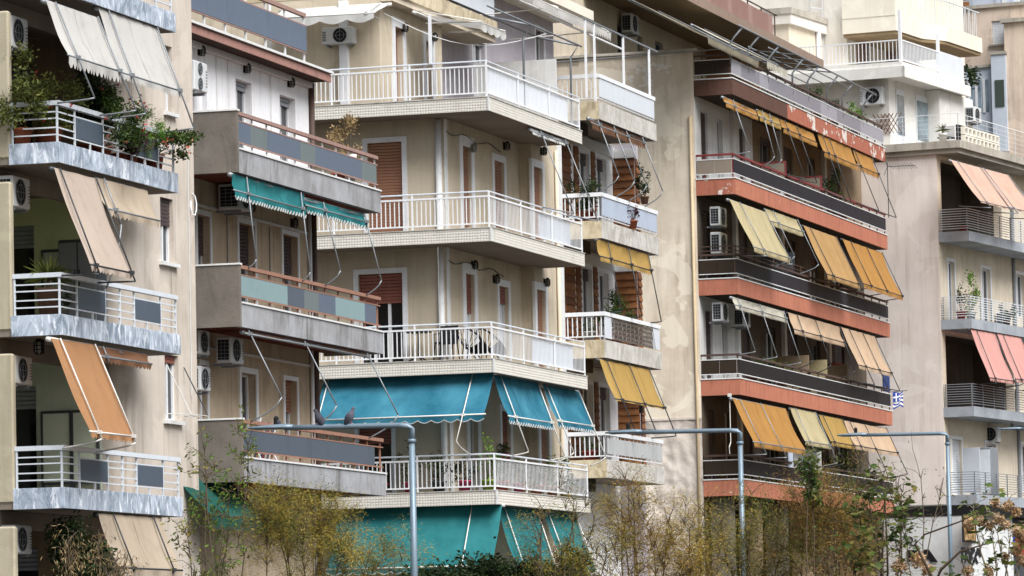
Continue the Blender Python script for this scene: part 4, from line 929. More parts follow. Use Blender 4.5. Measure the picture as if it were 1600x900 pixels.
bal2 = MB().box(-.012, .012, -.012, .012, .1, .6).mesh('baluster', 'white_metal')
pm = {3: 'sheet_white', 2: 'sheet_blue', 1: 'sheet_old', 0: 'sheet_old'}
for k, z in enumerate(ZC):
    sl = MB().box(.03, LC-.03, .03, YC-.003, z-.43, z-.01).build('balcony', 'soffit', BC)
    for i in range(4): a = i*LC/4; MB().bev(a+.003, a+LC/4-.003, 0, .029, z-.442, z+.012, .004).build('marble_facing', 'marble_white', sl)
    MB().bev(0, .029, .03, YC-.004, z-.442, z+.012, .004).build('marble_facing', 'marble_cream', sl); MB().box(LC-.029, LC, .03, YC-.004, z-.442, z+.012).build('marble_facing', 'marble_white', sl)
    MB().box(.2, 1.0, .6, YC-.01, z-.75, z-.431).build('beam', 'dark_room', sl)
    for j in range(10): inst('baluster', bal2, sl, (.06, .1+j*.125, z))
    for j in range(14): inst('baluster', bal2, sl, (.3+j*.4, .06, z))
    MB().box(.02, .1, .11, YC-.01, z+.62, z+.72).build('top_rail', 'white_metal', sl); MB().box(.02, LC-.05, .0, .11, z+.62, z+.72).build('top_rail', 'white_metal', sl)
    MB().box(.045, .075, .08, YC-.01, z+.09, z+.12).build('rail', 'white_metal', sl); MB().box(.05, LC-.05, .045, .075, z+.09, z+.12).build('rail', 'white_metal', sl)
    if k == 1:
        MB().bev(.1, .75, .02, .035, z+.06, z+.6, .003).build('panel', 'sheet_white', sl); MB().bev(LC-.8, LC-.1, .02, .035, z+.06, z+.6, .003).build('panel', 'sheet_white', sl)
        for j in range(34):
            x = .75 + j*.12
            MB().tube([(x, .03, z+.06), (x+.3, .03, z+.62)], .01, 4).build('lattice_slat', 'lattice', sl); MB().tube([(x+.3, .02, z+.06), (x, .02, z+.62)], .01, 4).build('lattice_slat', 'lattice', sl)
    else:
        n = 7
        for i in range(n): a = .1+i*(LC-.2)/n; MB().bev(a+.003, a+(LC-.2)/n-.003, .02, .034, z+(.14 if k else .16), z+(.61 if k else .55), .003).build('panel', pm[k], sl)
for p0, z in ((0.0, 0),):
    fr_ = thing(FC, 'pipe_canopy', 'white posts and rail carrying the top awning of the narrow block', 'canopy', (0, .05, ZC[3]+.7))
    for px in (825, 930, 975, 1015):
        x = max(-1.0, FC.at(px, 120, y=.05).x); MB().box(x-.025, x+.025, .03, .08, ZC[3]+(.72 if x > 0 else -.0), ZC[3]+1.95).build('post', 'white_metal', fr_)
    MB().tube([(-1.2, .05, ZC[3]+1.98), (LC+.4, .05, ZC[3]+1.98)], .03, 6).build('rail', 'rod_grey', fr_); MB().tube([(-1.2, .9, ZC[3]+2.05), (LC, .9, ZC[3]+2.05)], .03, 6).build('rail', 'white_metal', fr_)
aw(FC, 'cream scalloped awning sloping over the top white balcony', 'cloth_cream', (770, -20), None, (955, 84), (.3, .95), 1.0, None, .22, rodm='rod_white', yz=(-1.0, -.3), ytop=YC-.05, rail=5)
aw(FC, 'rolled up dark brown scalloped awning under the top white balcony', 'cloth_darkbrown', (922, 184), (925, 192), (1006, 218), (.12, .42, .66, .98), 11, ZC[2]+.72, .15, rodm='rod_grey')
aw(FC, 'short mustard awning under the second white balcony', 'cloth_yellow', (933, 374), (938, 400), (1018, 418), (.18, .58, .97), 4.2, ZC[1]+.72, .12, rodm='rod_dark')
aw(FC, 'long mustard awning let down under the third white balcony', 'cloth_yellow', (936, 561), (961, 623), (1038, 637), (.12, .57, .98), 1.75, ZC[0]+.72, .03, rodm='rod_dark')
pot(FC, .55, .55, ZC[2], .2, .3, 'dark leafy bush on the second white balcony', 'terracotta', 'leaf_dark', (.5, .45, .5), 900, .09)
pot(FC, 2.9, .0, ZC[2]+.05, .14, .2, 'dead brown plant hanging on the pale blue panels', 'terracotta', 'leaf_purple', (.4, .15, .35), 350, .08)
pot(FC, 5.3, .3, ZC[2]+.9, .12, .2, 'dark hanging plant beside the wood shingles', 'pot_brown', 'leaf_dark', (.25, .2, .5), 420, .08)
pot(FC, 2.7, .5, ZC[1], .25, .35, 'big round green bush on the lattice balcony', 'terracotta', 'leaf_green', (.75, .5, .55), 1500, .08)
pot(FC, .4, .5, ZC[1], .16, .26, 'small plant in white pot behind the lattice balcony rail', 'pot_white', 'leaf_green', (.2, .2, .18), 120, .07)
pot(FC, .5, .6, ZC[0], .18, .26, 'small plant on the lowest white panelled balcony', 'pot_red', 'leaf_green', (.25, .25, .22), 180, .07)
t = thing(FC, 'antenna_mast', 'thin antenna mast with small box standing on the lowest white balcony', 'antenna', (3.8, .1, ZC[0]))
MB().tube([(3.8, .12, ZC[0]), (3.8, .12, ZC[0]+1.6)], .015, 5).build('mast', 'rod_dark', t); MB().box(3.72, 3.9, .08, .16, ZC[0]+1.35, ZC[0]+1.6).build('box', 'rod_dark', t)
MB().tube([(3.8, .12, ZC[0]+.95), (5.2, .0, ZC[0]+.95)], .01, 4).build('boom', 'rod_dark', t)
# ================================================================== long block with terracotta slab edges and dark railing panels
F4 = Frame(6.721, 142.618, 73.27)
B4 = thing(F4, 'apartment_building', 'long block with terracotta slab edges, dark railing panels and many orange awnings', 'building')
Z4 = [7.37, 10.37, 13.37, 16.37, 19.37]; L4 = 21.21; Y4 = 1.2; TH4 = .475
HL = []
for k in range(4):
    z = Z4[k]
    for a, b, s_ in ((.75, 1.55, 1), (2.75, 3.4, 0), (5.5, 6.2, 1), (8.2, 9.6, 2), (11.4, 12.6, 2), (14.6, 15.8, 2), (18, 19.4, 2)): HL.append((a, b, z+.05, z+2.15, s_))
for a, b, z0, z1, m_ in ((0, 7.2, 16.37, 19.3, 'white_wall'), (7.2, 23.5, 16.37, 19.3, 'brown_wall'), (0, 23.5, 13.37, 16.37, 'recess_shade'), (0, 4.6, 10.37, 13.37, 'white_wall'), (4.6, 23.5, 10.37, 13.37, 'recess_shade'), (0, 23.5, 6.9, 10.37, 'recess_shade')):  # recess shade of the balconies is put into the darker wall colours
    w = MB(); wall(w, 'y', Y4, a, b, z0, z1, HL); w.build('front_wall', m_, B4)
gh = [(1.2+i*3.4, 3.8+i*3.4, .8, 6.0) for i in range(6)]
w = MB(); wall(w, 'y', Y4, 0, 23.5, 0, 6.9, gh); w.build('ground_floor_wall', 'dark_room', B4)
for i, h in enumerate(gh): window(B4, 'y', Y4, h, pane='graffiti' if i > 1 else 'glass_dark', frame='grey_mid', leaves=3, name='shop_window')
for i in range(7): MB().box(.4+i*3.4, 1.0+i*3.4, .5, 1.1, 0, 6.85).build('shop_column', 'brown_wall' if i % 2 else 'concrete_dark', B4)
for i, h in enumerate(HL): window(B4, 'y', Y4, h, pane='glass_dark' if i % 2 else 'glass', shutter={1: .95, 0: .0, 2: .35 if i % 2 else .1}[h[4]], shut='shutter_dark', leaves=2, frame='white_frame' if i % 3 else 'grey_mid')
for x in (4.3, 10.4, 16.7): MB().box(x, x+.3, Y4-.12, Y4-.001, 7, 19).build('pilaster', 'white_wall', B4)
zr = F4.at(1040, 655, x=0).z
w = MB(); wall(w, 'x', 0, Y4, 9, zr, 20.25); w.build('side_wall', 'plaster_side', B4)
w = MB(); w.grid(lambda u, v: (.0 + .09*noise.noise((u*9, v*12, 0)) + .04*noise.noise((u*25, v*40, 4)), Y4 + u*5, zr*v), 90, 110); w.build('side_wall', 'plaster_rough', B4, True, label='rough peeled lower part of the side wall')
MB().box(-.02, .02, Y4, 9, zr-.04, zr+.03).build('edge_crack', 'plaster_rough', B4)
MB().box(-.1, .03, Y4-.15, 9, 20.251, 20.33).build('coping', 'concrete_roof', B4)
MB().tube([(-.05, Y4+.12, 3), (-.05, Y4+.12, 18.3)], .042, 8).build('drain_pipe', 'ochre', B4, True)
MB().quad(*[(-.004, 2.55 + .75*math.cos(a*math.pi/24)*(1+.4*noise.noise((math.cos(a*math.pi/24)*1.6, math.sin(a*math.pi/24)*1.6, 3))), 19.62 + .36*math.sin(a*math.pi/24)*(1+.5*noise.noise((math.cos(a*math.pi/24)*2.2, math.sin(a*math.pi/24)*2.2, 8)))) for a in range(48)]).build('whitewash_patch', 'whitewash', B4)
q = MB(); q.quad((23.5, Y4, 0), (23.5, 9, 0), (23.5, 9, 19.3), (23.5, Y4, 19.3)); q.build('end_wall', 'plaster_cream', B4)
# balconies
fas = {4: 'terra_peel', 3: 'terra_paint', 2: 'terra_paint', 1: 'terra_paint', 0: 'terra_paint'}
ret = {4: 'brown_paint', 3: 'terra_peel', 2: 'terra_paint', 1: 'terra_paint', 0: 'terra_paint'}
pan = {4: None, 3: 'panel_dark2', 2: 'panel_dark2', 1: 'panel_dark', 0: 'panel_dark'}
rpan = {4: 'panel_brown', 3: 'panel_taupe', 2: 'panel_brown', 1: 'panel_brown', 0: 'panel_brown'}
rl = {4: 'rail_brown', 3: 'rail_red', 2: 'rail_brown', 1: 'rail_brown', 0: 'rail_brown'}
post4 = {n: MB().box(-.018, .018, -.018, .018, 0, .72).mesh('post', n) for n in ('rail_brown', 'rail_red')}
for k, z in enumerate(Z4):
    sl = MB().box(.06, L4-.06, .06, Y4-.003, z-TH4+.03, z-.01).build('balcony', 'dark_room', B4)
    split = F4.at(1231, 200, y=0).x if k == 4 else 0
    if k == 4: MB().box(0, split, 0, .06, z-TH4, z).build('fascia', 'brown_paint', sl, label='dark brown painted stretch of slab edge')
    MB().box(split+.001, L4, 0, .06, z-TH4, z).build('fascia', fas[k], sl)
    MB().box(0, .059, .061, Y4-.002, z-TH4, z).build('fascia', ret[k], sl)
    MB().box(L4-.059, L4, .061, Y4-.002, z-TH4, z).build('fascia', fas[k], sl)
    MB().box(-.02, L4+.02, -.02, .08, z+.001, z+.035).build('edge_cap', 'cap_white', sl); MB().box(-.02, .08, .081, Y4-.003, z+.001, z+.035).build('edge_cap', 'cap_white', sl)
    n = 18
    for i in range(n):
        a, b = .06 + i*(L4-.12)/n, .06 + (i+1)*(L4-.12)/n
        c = pan[k] or random.choice(['panel_lilac', 'panel_lilac', 'panel_lilac2'])
        MB().bev(a+.004, b-.004, .03, .05, z+.17, z+.58, .004).build('panel', c, sl)
    for a, b in ((.1, .62), (.63, Y4-.03)): MB().bev(.03, .05, a, b, z+.17, z+.58, .004).build('panel', rpan[k], sl)
    for h in (.155, .59): MB().box(.05, L4-.03, .02, .06, z+h-.012, z+h+.012).build('rail', 'cap_white', sl); MB().box(.02, .06, .061, Y4-.01, z+h-.012, z+h+.012).build('rail', 'cap_white', sl)
    MB().box(.02, L4-.02, .02, .1, z+.70, z+.76).build('top_rail', rl[k], sl); MB().box(.02, .1, .101, Y4-.01, z+.70, z+.76).build('top_rail', rl[k], sl)
    for i in range(19): inst('post', post4[rl[k]], sl, (.08 + i*(L4-.16)/18, .075, z+.03))
    inst('post', post4[rl[k]], sl, (.06, .95, z+.03))
    if k == 2:
        for h in (.85, .98): MB().tube([(.06, Y4-.05, z+h), (.06, .06, z+h), (9, .06, z+h)], .018, 5).build('rail', 'rail_brown', sl)
        for i in range(8): MB().tube([(.06+i*1.2, .06, z+.76), (.06+i*1.2, .06, z+1.0)], .018, 5).build('post', 'rail_brown', sl)
    # party screens between flats
    if k == 3:
        for px0, py0 in ((1227, 236), (1283, 260)):
            x = F4.at(px0, py0+20, y=.12).x
            s_ = MB().box(x, x+.03, .14, Y4-.02, z+.3, z+1.15).build('party_screen', 'panel_taupe', B4)
            for a in ((.1, .14), (Y4-.05, Y4-.01)): MB().box(x-.01, x+.04, a[0], a[1], z, z+1.2).build('frame_bar', 'rail_red', s_)
            MB().box(x-.01, x+.04, .141, Y4-.051, z+1.15, z+1.2).build('frame_bar', 'rail_red', s_)
    if k == 1:
        for px0, m_ in ((1262, 'brown_wall'), (1290, 'cloth_straw'), (1322, 'brown_wall')):
            x = F4.at(px0, 540, y=.12).x; MB().box(x, x+.05, .1, Y4-.02, z, z+1.25).build('party_screen', m_, B4)
    if k == 2:
        x = F4.at(1240, 400, y=.12).x; MB().box(x, x+.04, .1, Y4-.02, z, z+1.4).build('party_screen', 'grey_dark', B4)
# set-back top storey
y5 = 4.75
h5 = [pxhole(F4, 'y', y5, 964, 976, 36, 90), pxhole(F4, 'y', y5, 996, 1004, 55, 90), pxhole(F4, 'y', y5, 1024, 1036, 64, 84)]
w = MB(); wall(w, 'y', y5, 0, 22, 19.4, 22.36, h5); w.build('top_floor_wall', 'plaster_b3', B4)
for h in h5: window(B4, 'y', y5, h, pane='glass', frame='grey_mid')
w = MB(); wall(w, 'x', 0, y5, 12, 20, 27); w.build('top_floor_wall', 'plaster_cream', B4)
xr = F4.at(1102, 60, y=y5).x
MB().box(xr, xr+.4, 3.0, y5-.001, 19.4, 22.3).build('pier', 'cloth_brown', B4)
us = MB().box(.5, 22, 2.3, 9, 22.35, 22.6).build('roof_slab', 'soffit_tan', B4)
MB().box(.48, 22, 2.24, 2.299, 22.32, 22.62).build('fascia', 'roof_fascia', us)
for i in range(26): MB().bev(1+i*.55, 1.53+i*.55, 2.4, 2.43, 22.68, 23.3, .004).build('plank', 'sheet_red' if i % 5 else 'rust', us)
MB().tube([(1, 2.42, 23.42), (16, 2.42, 23.42)], .025, 5).build('top_rail', 'rail_brown', us)
for i in range(9): MB().tube([(1+i*1.85, 2.45, 22.6), (1+i*1.85, 2.45, 23.42)], .022, 5).build('post', 'rail_brown', us)
fr_ = thing(F4, 'pipe_canopy', 'row of bent grey posts and pipes over the top terrace of the terracotta block', 'canopy', (4, .05, Z4[4]+.7))
bx = []
for px, py in ((1137, 80), (1168, 92), (1199, 105), (1238, 122), (1262, 132), (1292, 148), (1316, 158), (1347, 175)):
    x = max(.05, F4.at(px, py, y=.05).x); bx.append(x)
    MB().tube([(x, .05, Z4[4]+.4), (x, .05, Z4[4]+1.05), (x, -.06, Z4[4]+1.22), (x, -.32, Z4[4]+1.5)], .03, 6).build('post', 'rod_grey', fr_, True)
zb_ = Z4[4] + 1.53
for y_, z_ in ((-.33, 0),): MB().tube([(bx[0]-.4, y_, zb_), (bx[-1]+.5, y_, zb_)], .03, 6).build('beam', 'rod_grey', fr_, True)
x0 = F4.at(1245, 110, y=-.3).x
for y_ in (.35, 1.0, 1.6): MB().tube([(x0-1, y_, zb_+.12+.1*y_), (bx[-1]-.9*y_, y_, zb_+.12+.1*y_)], .022, 6).build('beam', 'rod_grey', fr_, True)
for i in range(4): x = x0 + 1.6*i; MB().tube([(x, -.33, zb_), (x, 1.9, zb_+.34)], .022, 6).build('rafter', 'rod_dark', fr_, True)
def at4(p, y): return F4.at(*p, y=y)
aw(F4, 'large dark olive awning over the left of the top terrace', 'cloth_olive', (985, -2), None, (1184, 74), (.5,), 1.0, None, .22, rodm='rod_grey', yz=(-2.3, -1.25), ytop=2.2, rail=9)
aw(F4, 'cream scalloped awning in the middle of the top terrace', 'cloth_offwhite', (1083, 38), None, (1229, 97), (.5,), 1.0, None, .25, rodm='rod_grey', yz=(-2.3, -1.25), ytop=2.2, rail=9)
A4 = [
 ('short ochre awning, first from the left under the brown slab edge', 'cloth_orange', (1131, 151), (1134, 160), (1184, 180), (.25,), 9, 3, 'rod_grey', .13),
 ('short ochre awning, second from the left under the brown slab edge', 'cloth_yellow', (1184, 171), (1187, 182), (1220, 197), (.15, .5), 6.5, 3, 'rod_grey', .13),
 ('short orange awning, third from the left under the peeling slab edge', 'cloth_orange', (1219, 186), (1224, 200), (1276, 224), (.1, .45), 6.5, 3, 'rod_dark', .15),
 ('orange awning fourth from the left under the peeling slab edge', 'cloth_orange', (1278, 208), (1288, 237), (1339, 258), (.1, .3), 3.5, 3, 'rod_dark', .17),
 ('orange awning at the far right end under the peeling slab edge', 'cloth_orange', (1332, 234), (1342, 259), (1373, 273), (.05, .95), 3.8, 3, 'rod_dark', .17),
 ('long straw coloured awning at the left, one storey below the peeling edge', 'cloth_straw', (1139, 311), (1177, 385), (1234, 400), (.25, .95), 1.15, 2, 'rod_grey', .15),
 ('short torn straw coloured awning beside the long straw one', 'cloth_straw', (1196, 326), (1205, 345), (1254, 362), (.2, .98), 3.8, 2, 'rod_grey', .15),
 ('long faded orange awning in the middle, beside the dark gap', 'cloth_orange2', (1255, 352), (1292, 428), (1344, 442), (.16, .93), 1.15, 2, 'rod_dark', .15),
 ('long wide orange awning at the far right, reaching out over the dark panels', 'cloth_orange', (1316, 373), (1349, 443), (1410, 464), (.18, .58, .98), 1.03, 2, 'rod_dark', .15),
 ('rolled up white awning at the left above the potted herbs', 'cloth_offwhite', (1144, 464), (1148, 476), (1229, 495), (.08, .5, .97), 7, 1, 'rod_grey', .12),
 ('half open apricot awning with two rods in the middle of its row', 'cloth_apricot', (1231, 488), (1240, 514), (1320, 533), (.15, .5, .98), 2.8, 1, 'rod_dark', .14),
 ('long apricot awning with a pale blue patch at the right end', 'cloth_apricot', (1314, 511), (1341, 570), (1393, 580), (.2, .6, .97), 1.5, 1, 'rod_dark', .12),
 ('long amber awning, leftmost of the lowest row', 'cloth_orange', (1144, 622), (1177, 690), (1259, 706), (.12, .5), 1.28, 0, 'rod_grey', .15),
 ('long pale cream awning, second in the lowest row', 'cloth_straw', (1235, 637), (1258, 689), (1297, 697), (.15, .95), 1.55, 0, 'rod_grey', .12),
 ('yellow awning, third in the lowest row', 'cloth_yellow', (1280, 648), (1299, 690), (1336, 699), (.1, .9), 1.8, 0, 'rod_dark', .12),
 ('apricot awning at the right end of the lowest row', 'cloth_apricot', (1319, 657), (1337, 696), (1403, 709), (.1, .45, .97), 1.9, 0, 'rod_dark', .12)]
for l, c, tl, bl, br, rd, ex, fl_, rm, va in A4: aw(F4, l, c, tl, bl, br, rd, ex, Z4[fl_]+.72, va, rodm=rm, scal=.12)
# air conditioners and things
def P4(px, py, y): return F4.at(px, py, y=y)
for px, py, l in ((1092, 345, 'air conditioner beside the corner strip under the terracotta edge, upper of two'), (1094, 390, 'white cabinet-like air conditioner below the upper one by the corner'), (1099, 497, 'air conditioner left of two above the potted herbs')):
    p = P4(px, py, .75); ac_unit(F4, max(.25, p.x), .55, p.z, .85, l, 'y', .32, .58 if py != 390 else .66)
p = P4(1150, 510, .8); ac_unit(F4, p.x, .55, p.z, .85, 'air conditioner right of two above the potted herbs', 'y', .32, .55)
p = F4.at(985, 50, y=y5-.4); ac_unit(F4, p.x, y5-.45, p.z, .9, 'air conditioner on the shaded wall of the top floor', 'y', .34, .6)
for i, (x, fl_, l, lm, sz, n) in enumerate([(3.4, 1, 'green herbs in a trough behind the dark panels, left', 'leaf_green', (.5, .3, .25), 400), (5.0, 1, 'green herbs in a trough behind the dark panels, right', 'leaf_green', (.6, .3, .3), 450), (7.2, 1, 'tall thin plant behind the dark panels under the white awning', 'leaf_olive', (.35, .3, .55), 350),
    (14.8, 3, 'climbing vine at the right of the red framed screen', 'leaf_green', (.7, .4, .7), 800), (16.4, 3, 'small potted shrub near the end of the dark panel balcony', 'leaf_bright', (.3, .2, .2), 160),
    (13.0, 4, 'green shrub on the top terrace under the bare pipes', 'leaf_green', (.6, .3, .45), 600), (18.5, 4, 'leafy climbing plant near the end of the top terrace', 'leaf_bright', (.6, .3, .5), 600), (15.5, 4, 'thin flowering plant on the top terrace', 'leaf_mix', (.5, .3, .4), 250),
    (14.2, 0, 'potted plant under the yellow awning of the lowest row', 'leaf_dark', (.5, .3, .4), 400), (17.5, 0, 'potted plant on the rail near the end of the lowest row', 'leaf_green', (.3, .2, .25), 200), (19.6, 0, 'dark potted plant at the end of the lowest row', 'leaf_dark', (.35, .25, .3), 250)]):
    pot(F4, x, .45, Z4[fl_]+.03, .16, .34 if fl_ else .6, l, 'terracotta', lm, sz, n, .09)
t = thing(F4, 'water_heater', 'round copper coloured tank standing behind the dark panels', 'tank', (15.4, .6, Z4[1]))
MB().lathe((15.4, .62, Z4[1]+.55), [(.2, 0), (.36, .06), (.38, .55), (.3, .75), (.1, .8)], 16).build('body', 'terracotta', t, True); MB().lathe((15.4, .62, Z4[1]), [(.3, 0), (.3, .54)], 12).build('stand', 'grey_dark', t)
t = thing(F4, 'flag', 'small blue and white striped flag at the end of the terracotta block', 'flag', (L4+.1, -.05, Z4[1]+.3))
p0 = Vector((L4+.05, -.02, Z4[1]+.62)); MB().tube([p0 + Vector((0, .1, .05)), p0 + Vector((.3, -.45, .1))], .012, 5).build('staff', 'rod_dark', t)
for i in range(9):
    a0, a1 = i/9, (i+1)/9
    MB().grid(lambda u, v: p0 + Vector((.2*u, -.33*u + .03*math.sin(u*9), .06*u - .5*(a0+(a1-a0)*v) + .05*math.sin(u*7+a0*4))), 6, 1).build('stripe', 'flag_blue' if i % 2 == 0 else 'flag_white', t)
MB().grid(lambda u, v: p0 + Vector((.1*u-.004, -.18*u-.012, .03*u - .3*v)), 3, 2).build('canton', 'flag_blue', t)
MB().grid(lambda u, v: p0 + Vector((.1*u-.008, -.18*u-.02, .03*u - .12 - .05*v)), 3, 1).build('cross_bar', 'flag_white', t); MB().grid(lambda u, v: p0 + Vector((.04+.02*u-.008, -.075-.04*u-.02, .015 - .3*v)), 1, 2).build('cross_bar', 'flag_white', t)
t = thing(F4, 'antenna', 'television antenna on a thin mast at the end of the dark panel balcony', 'antenna', (L4-.2, -.1, Z4[3]))
ax0 = Vector((L4-.15, -.1, Z4[3]+.6)); MB().tube([ax0, ax0 + Vector((0, 0, 1.9))], .015, 5).build('mast', 'rod_dark', t)
b0 = ax0 + Vector((0, 0, 1.75)); b1 = b0 + Vector((1.0, -.75, .1)); MB().tube([b0, b1], .014, 5).build('boom', 'rod_dark', t)
for i in range(9): c = b0.lerp(b1, (i+1)/9.5); MB().tube([c + Vector((.12, .16, .12)), c - Vector((.12, .16, .12))], .007, 4).build('element', 'rod_dark', t)
for a in (-.3, .3): MB().tube([b0, b0 + Vector((-.1, .1, a))], .01, 4).build('reflector', 'rod_dark', t)
t = thing(F4, 'laundry', 'light blue and white washing hung under the cream awning', 'laundry', (8, .1, Z4[0]+.9))
xa = F4.at(1231, 700, y=.05).x
for i in range(5): MB().grid(lambda u, v: (xa+i*.9+.85*u, .05+.04*math.sin(u*8+i), Z4[0]+1.25-.62*v-.04*math.sin(u*3)), 8, 4).build('cloth', ['sheet_blue', 'cloth_white', 'sheet_blue', 'sheet_white', 'cloth_white'][i], t, True)
MB().tube([(xa-.2, .05, Z4[0]+1.26), (xa+4.7, .05, Z4[0]+1.26)], .006, 4).build('line', 'rod_grey', t)
t = thing(F4, 'laundry', 'dark blue cloth hanging at the end of the dark panel balcony by the flag', 'laundry', (19, .1, Z4[1]+.8))
xa = F4.at(1380, 590, y=.05).x
for i in range(2): MB().grid(lambda u, v: (xa+i*.55+.5*u, .05+.05*math.sin(u*8+i), Z4[1]+1.45-.8*v), 8, 4).build('cloth', 'cloth_blue', t, True)
t = thing(F4, 'awning_crank', 'bent white awning crank hanging at the dark corner above the second lamp post', 'crank', (0, .1, Z4[1]-.5))
p0 = F4.at(1140, 620, y=.15); MB().tube([(p0.x, .15, p0.z), (p0.x, .15, p0.z-1.35), (p0.x-.2, .15, p0.z-1.5), (p0.x-.15, .15, p0.z-1.7)], .015, 5).build('rod', 'rod_white', t); MB().box(p0.x-.05, p0.x+.05, .1, .2, p0.z, p0.z+.1).build('gear_box', 'rod_white', t)
# ================================================================== pinkish block at the right with grey rail balconies, and its white penthouse
F5 = Frame(15.631, 163.159, 65.52)
B5 = thing(F5, 'apartment_building', 'pinkish beige block with grey horizontal rails and a white penthouse at right', 'building')
Z5 = [7.51, 10.51, 13.51, 16.51]; Y5 = 1.1; X5 = 12
H5 = lambda l, r, t_, b_, z0: (lambda h: (h[0], h[1], z0, h[3]))(pxhole(F5, 'y', Y5, l, r, t_, b_))
hf = [H5(1481, 1491, 408, 450, Z5[2]+.05), H5(1533, 1547, 419, 470, Z5[2]+.05), H5(1587, 1600, 428, 470, Z5[2]+.6), H5(1487, 1503, 686, 780, Z5[0]+.05), H5(1540, 1556, 693, 720, Z5[0]+1.4), H5(1595, 1608, 695, 720, Z5[0]+.3)]
rec = [(.4, 6.8, Z5[3], Z5[3]+2.55), (.4, 7.6, Z5[1], Z5[1]+2.55)]
w = MB(); wall(w, 'y', Y5, 0, X5, Z5[0]-.3, 19.2, hf + rec, .3); w.build('front_wall', 'plaster_cream', B5)
for i, h in enumerate(hf): window(B5, 'y', Y5, h, pane='glass' if i != 3 else 'enclosure_blue', shutter=1.0 if i == 3 else 0, shut='shutter_white', surround='white_frame', sw=.12, leaves=2, sill=None)
w = MB()
for a, b, z0, z1 in rec:
    w2 = MB(); dh = [(1.2, 2.0, z0+.05, z0+2.1), (3.2, 4.6, z0+.05, z0+2.1)]
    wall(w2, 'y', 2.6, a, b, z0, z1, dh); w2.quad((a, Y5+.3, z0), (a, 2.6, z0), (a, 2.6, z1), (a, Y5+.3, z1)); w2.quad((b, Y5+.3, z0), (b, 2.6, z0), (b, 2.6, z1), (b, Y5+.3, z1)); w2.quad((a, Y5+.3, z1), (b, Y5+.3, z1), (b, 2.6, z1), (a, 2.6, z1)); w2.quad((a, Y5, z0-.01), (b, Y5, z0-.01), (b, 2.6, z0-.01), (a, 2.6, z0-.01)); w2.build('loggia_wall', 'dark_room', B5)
    for h in dh: window(B5, 'y', 2.6, h, pane='glass_dark', frame='grey_mid')
w = MB(); wall(w, 'x', 0, Y5, 9, Z5[0]-.3, 19.2); w.build('side_wall', 'plaster_pink', B5)
MB().box(-.12, X5, .28, 9, 19.201, 19.36).build('cornice', 'concrete_roof', B5); MB().box(-.22, X5, .15, 9, 19.361, 19.62).build('roof_edge', 'concrete_roof', B5)
xp = F5.at(1578, 300, y=Y5).x
MB().tube([(xp, Y5-.06, 0), (xp, Y5-.06, 19)], .06, 8).build('drain_pipe', 'grey_mid', B5)
p5 = MB().box(-.015, .015, -.015, .015, 0, .77).mesh('post', 'grey_mid')
for k, z in enumerate(Z5):
    sl = MB().box(.0, 9.4, 0, Y5-.003, z-.34, z).build('balcony', 'concrete_grey', B5)
    m_ = 'grey_mid' if k < 2 else 'rail_blue_white'
    n = 9
    for i in range(n):
        h = .1 + i*.67/(n-1)
        MB().box(.04, 9.3, .04, .06, z+h-.012, z+h+.012).build('rail', m_, sl); MB().box(.03, .05, .061, Y5-.01, z+h-.012, z+h+.012).build('rail', m_, sl)
    for i in range(9): inst('post', p5, sl, (.05 + i*1.15, .075, z))
    inst('post', p5, sl, (.055, Y5-.08, z))
aw(F5, 'salmon awning under the roof edge, left of the upper pair at right', 'cloth_salmon', (1486, 250), (1532, 314), (1578, 326), (.18, .95), 1.15, Z5[3]+.77, .04, rodm='rod_grey')
aw(F5, 'salmon awning under the roof edge, right of the upper pair at right', 'cloth_salmon', (1531, 262), (1578, 324), (1622, 336), (.1, .95), 1.15, Z5[3]+.77, .04, rodm='rod_grey')
aw(F5, 'pink awning left of the lower pair at right', 'cloth_pink', (1516, 514), (1546, 590), (1585, 596), (.2, .95), 1.1, Z5[1]+.77, .1, rodm='rod_dark')
aw(F5, 'pink awning right of the lower pair at right', 'cloth_pink', (1557, 520), (1587, 592), (1625, 598), (.2, .95), 1.1, Z5[1]+.77, .1, rodm='rod_dark')
pot(F5, 1.1, .4, Z5[2], .18, .3, 'tall thin green shrub behind the pale rails at right', 'pot_white', 'leaf_bright', (.55, .3, .8), 420, .1)
pot(F5, .4, .5, Z5[2], .18, .3, 'dark conifer like plant at the left end of the pale rails', 'pot_red', 'leaf_dark', (.25, .25, .5), 300, .08)
pot(F5, 4.6, .3, Z5[2], .15, .25, 'round green plant halfway along the pale rails', 'pot_brown', 'leaf_green', (.4, .25, .35), 350, .09)
pot(F5, .6, .4, Z5[3], .16, .2, 'small red trough plant behind the rails of the salmon awning balcony', 'pot_red', 'leaf_dark', (.3, .25, .15), 150, .08)
p = F5.at(1590, 470, y=Y5-.3); ac_unit(F5, 5.6, .72, Z5[2]+.1, .7, 'white air conditioner standing on the balcony with the thin green shrub', 'y', .3, .5)
p = F5.at(1553, 690, y=Y5-.3); ac_unit(F5, p.x+.2, .72, p.z, .7, 'dark air conditioner high on the wall above the lowest rails at right', 'x', .35, .55)
t = thing(F5, 'cupboard', 'grey metal cupboard with wire door on the lowest balcony at right', 'cupboard', (2.4, .5, Z5[0]))
MB().bev(2.5, 3.3, .3, .9, Z5[0], Z5[0]+1.7, .02).build('body', 'grey_mid', t); MB().bev(2.48, 2.499, .33, .87, Z5[0]+.1, Z5[0]+1.62, .004).build('door', 'rail_blue_white', t)
MB().bev(1.3, 1.36, .3, .9, Z5[0]+.1, Z5[0]+1.65, .004).build('leaning_panel', 'sheet_grey', t)
p = F5.at(1496, 650, y=Y5); t = thing(F5, 'vent', 'small dark square vent under the lowest slab at right', 'vent', (p.x, Y5, p.z)); MB().box(p.x, p.x+.35, Y5-.05, Y5-.002, p.z, p.z+.3).build('grille', 'brown_wall', t)
